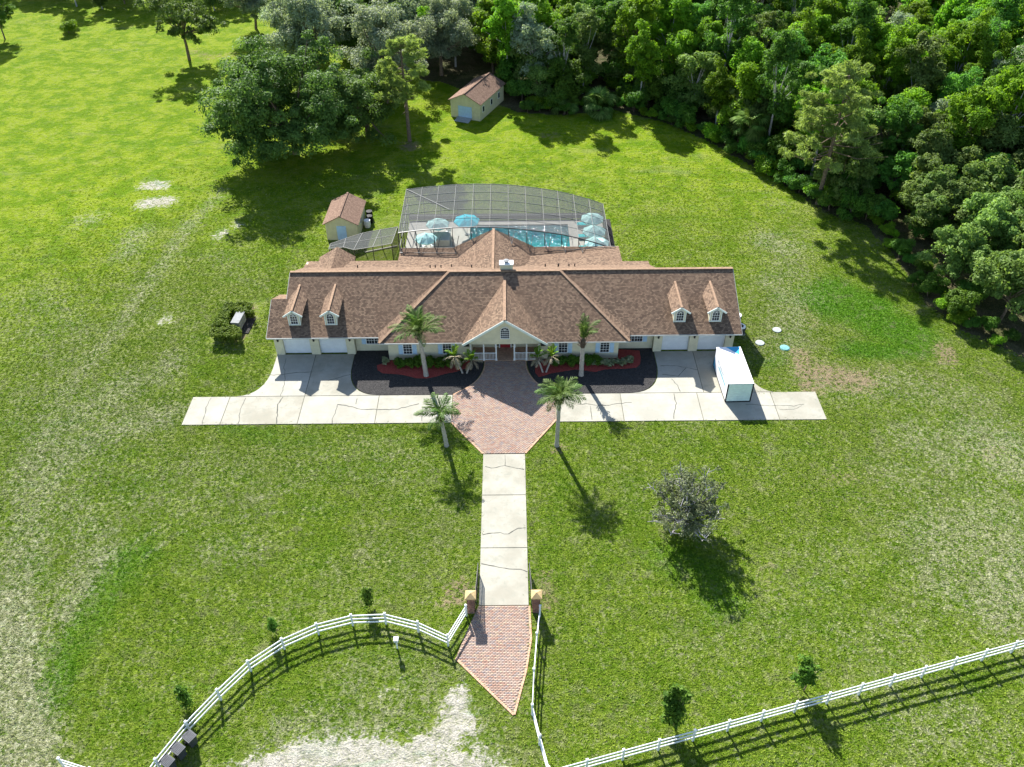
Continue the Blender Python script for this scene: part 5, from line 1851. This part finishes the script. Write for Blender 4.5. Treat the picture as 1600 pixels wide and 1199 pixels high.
while tries < 9000 and len(pts) < 270:
    tries += 1
    x, y = rt.uniform(-35, 125), rt.uniform(68, 186)
    if not inside(np.array([x]), np.array([y]), WOOD)[0]:
        continue
    px_, py_ = projects(x, y, 8)
    if px_ > 1720 or py_ < -60:
        continue
    de = dist_edge(x, y)
    if de < 3.0 or (x < -1.5 and y < 142 and x > -12) or (x < -10 and y < 140):
        continue
    if any((x - a) ** 2 + (y - b) ** 2 < 4.0 ** 2 for a, b, *_ in pts):
        continue
    pts.append((x, y, de))
def zone(x, y, de):
    px_, py_ = projects(x, y, 0)
    if px_ < 830:
        z = 'behind the yellow shed'
    elif px_ < 1000:
        z = 'behind the low fan palms'
    elif px_ < 1150:
        z = 'behind the conical trees'
    elif px_ < 1330:
        z = 'near the leaning pine'
    elif px_ < 1480:
        z = 'right of the leaning pine'
    else:
        z = 'near the right edge'
    return ('in the front row ' if de < 9 else 'at the top edge ' if py_ < 60 else 'deep ' ) + z


for x, y, de in pts:
    if x > 42 and y < 100 + (x - 42) * .15:
        k = rt.randrange(3)
        plant_tree('wood_edge_tree', lowt[k], (x, y, 0), ('olive green bushy tree', 'dark green bushy tree', 'olive green bushy tree')[k] + ' of the thicket at the right edge', 'trees of the right thicket', 'tree', rt.uniform(0, 6.28), (rt.uniform(.9, 1.25),) * 2 + (rt.uniform(.9, 1.25),))
    else:
        bright = .7 if (x > 20 and y > 110) else .3
        k = rt.choice((1, 3, 6)) if rt.random() < bright else rt.choice((0, 2, 4, 5, 7, 8))
        s_ = rt.uniform(.8, 1.12) * (.9 if de < 6 else 1)
        plant_tree('wood_tree', wood[k], (x, y, 0), names[k] + ' ' + zone(x, y, de), 'trees of the wood', 'tree', rt.uniform(0, 6.28), (s_, s_, s_ * rt.uniform(.92, 1.08)))
# shrubs at the foot of the wood
Ls = 0
for (a, b) in zip(edge[2:], edge[3:]):
    L = math.hypot(b[0] - a[0], b[1] - a[1])
    for k in range(max(1, int(L / 1.25))):
        u = (k + rt.random()) / max(1, int(L / 1.25))
        x, y = a[0] + (b[0] - a[0]) * u, a[1] + (b[1] - a[1]) * u
        nx_, ny_ = -(b[1] - a[1]) / L, (b[0] - a[0]) / L
        off = rt.uniform(-.1, 2.4)
        kk = rt.randrange(3)
        plant_tree('wood_shrub', bush[kk], (x + nx_ * off, y + ny_ * off, 0), ('dark leafy', 'mid green leafy', 'bright leafy')[kk] + ' shrub at the foot of the wood', 'shrubs at the foot of the wood', 'shrub', rt.uniform(0, 6.28), rt.uniform(.45, 1.2))
# small trees standing forward of the wood
cone = tree_mesh('cone_tree', 181, 6.5, 2.0, .3, 'leaf_wood', 46, 80, .2, (.4, .8), 'cone', .12, 10)
rnd_t = tree_mesh('round_tree', 182, 6.8, 3.2, .6, 'leaf_olive', 50, 80, .22, (.5, 1.0), 'round', .12, 10)
px_tree('edge_tree', cone, 1002, 168, 'small conical green tree at the wood edge', None, 0, 1.1)
px_tree('edge_tree', rnd_t, 848, 162, 'pale olive rounded small tree right of the yellow shed', None, 1, 1.0)
px_tree('edge_tree', cone, 1068, 172, 'conical green tree right of the other conical one', None, 2, .95)
px_tree('edge_tree', rnd_t, 1120, 196, 'rounded dark small tree left of the tall fan palm', None, 3, .8)
n_u = 0
tries = 0
while n_u < 90 and tries < 3000:
    tries += 1
    x, y = rt.uniform(-5, 95), rt.uniform(75, 165)
    if not inside(np.array([x]), np.array([y]), WOOD)[0] or (x < 0 and y < 142):
        continue
    de = dist_edge(x, y)
    if de < 1.5 or de > 17 or projects(x, y, 2)[0] > 1650:
        continue
    kk = rt.randrange(3)
    n_u += 1
    plant_tree('undergrowth_shrub', bush[kk], (x, y, 0), 'leafy undergrowth shrub among the trunks of the wood', 'undergrowth of the wood', 'shrub', rt.uniform(0, 6.28), rt.uniform(1.1, 1.9))
n_f = tries = 0
while n_f < 80 and tries < 4000:
    tries += 1
    x, y = rt.uniform(-3, 95), rt.uniform(75, 172)
    if not inside(np.array([x]), np.array([y]), WOOD)[0] or (x < 1 and y < 143):
        continue
    de = dist_edge(x, y)
    if de < 4 or de > 60 or projects(x, y, 4)[0] > 1680:
        continue
    n_f += 1
    k = rt.randrange(3)
    plant_tree('understory_tree', lowt[k], (x, y, 0), ('olive green', 'mid green', 'olive green')[k] + ' small tree filling a gap between the tall trees of the wood', 'small trees inside the wood', 'tree', rt.uniform(0, 6.28), rt.uniform(.85, 1.35))
# trees along the top of the left lawn, whose shade falls across it
for k, (px_, py_) in enumerate([(55, -12), (85, 0), (120, 10), (160, 14), (195, 6), (225, 12), (285, -6), (335, 16), (372, 6), (350, -18), (0, 8), (-40, 30), (425, -2), (140, -16), (205, -22), (250, -20), (310, -30), (20, -25), (390, -25)]):
    p = at(px_, py_)
    s_ = (.7, .6, .75, .62, .8)[k % 5]
    plant_tree('border_tree', wood[(0, 2, 5, 4)[k % 4]], (p.x, p.y, 0), 'dark green tree at the far edge of the left lawn', 'trees beyond the left lawn', 'tree', k * 1.3, s_)
for k in range(19):
    p = at(-70 + k * 28, -14 - (k * 7) % 12)
    plant_tree('border_tree', wood[(2, 0, 7, 5)[k % 4]], (p.x, p.y, 0), 'dark green tree at the far edge of the left lawn', 'trees beyond the left lawn', 'tree', k * 1.9, .95)
px_tree('border_tree', wood[2], 8, 62, 'dark tree at the upper left corner of the lawn', None, 1, .75)
px_tree('sapling', (bush[2][0], bush[2][1]), 108, 52, 'slender young tree near the upper left corner', None, 1, 1.2)
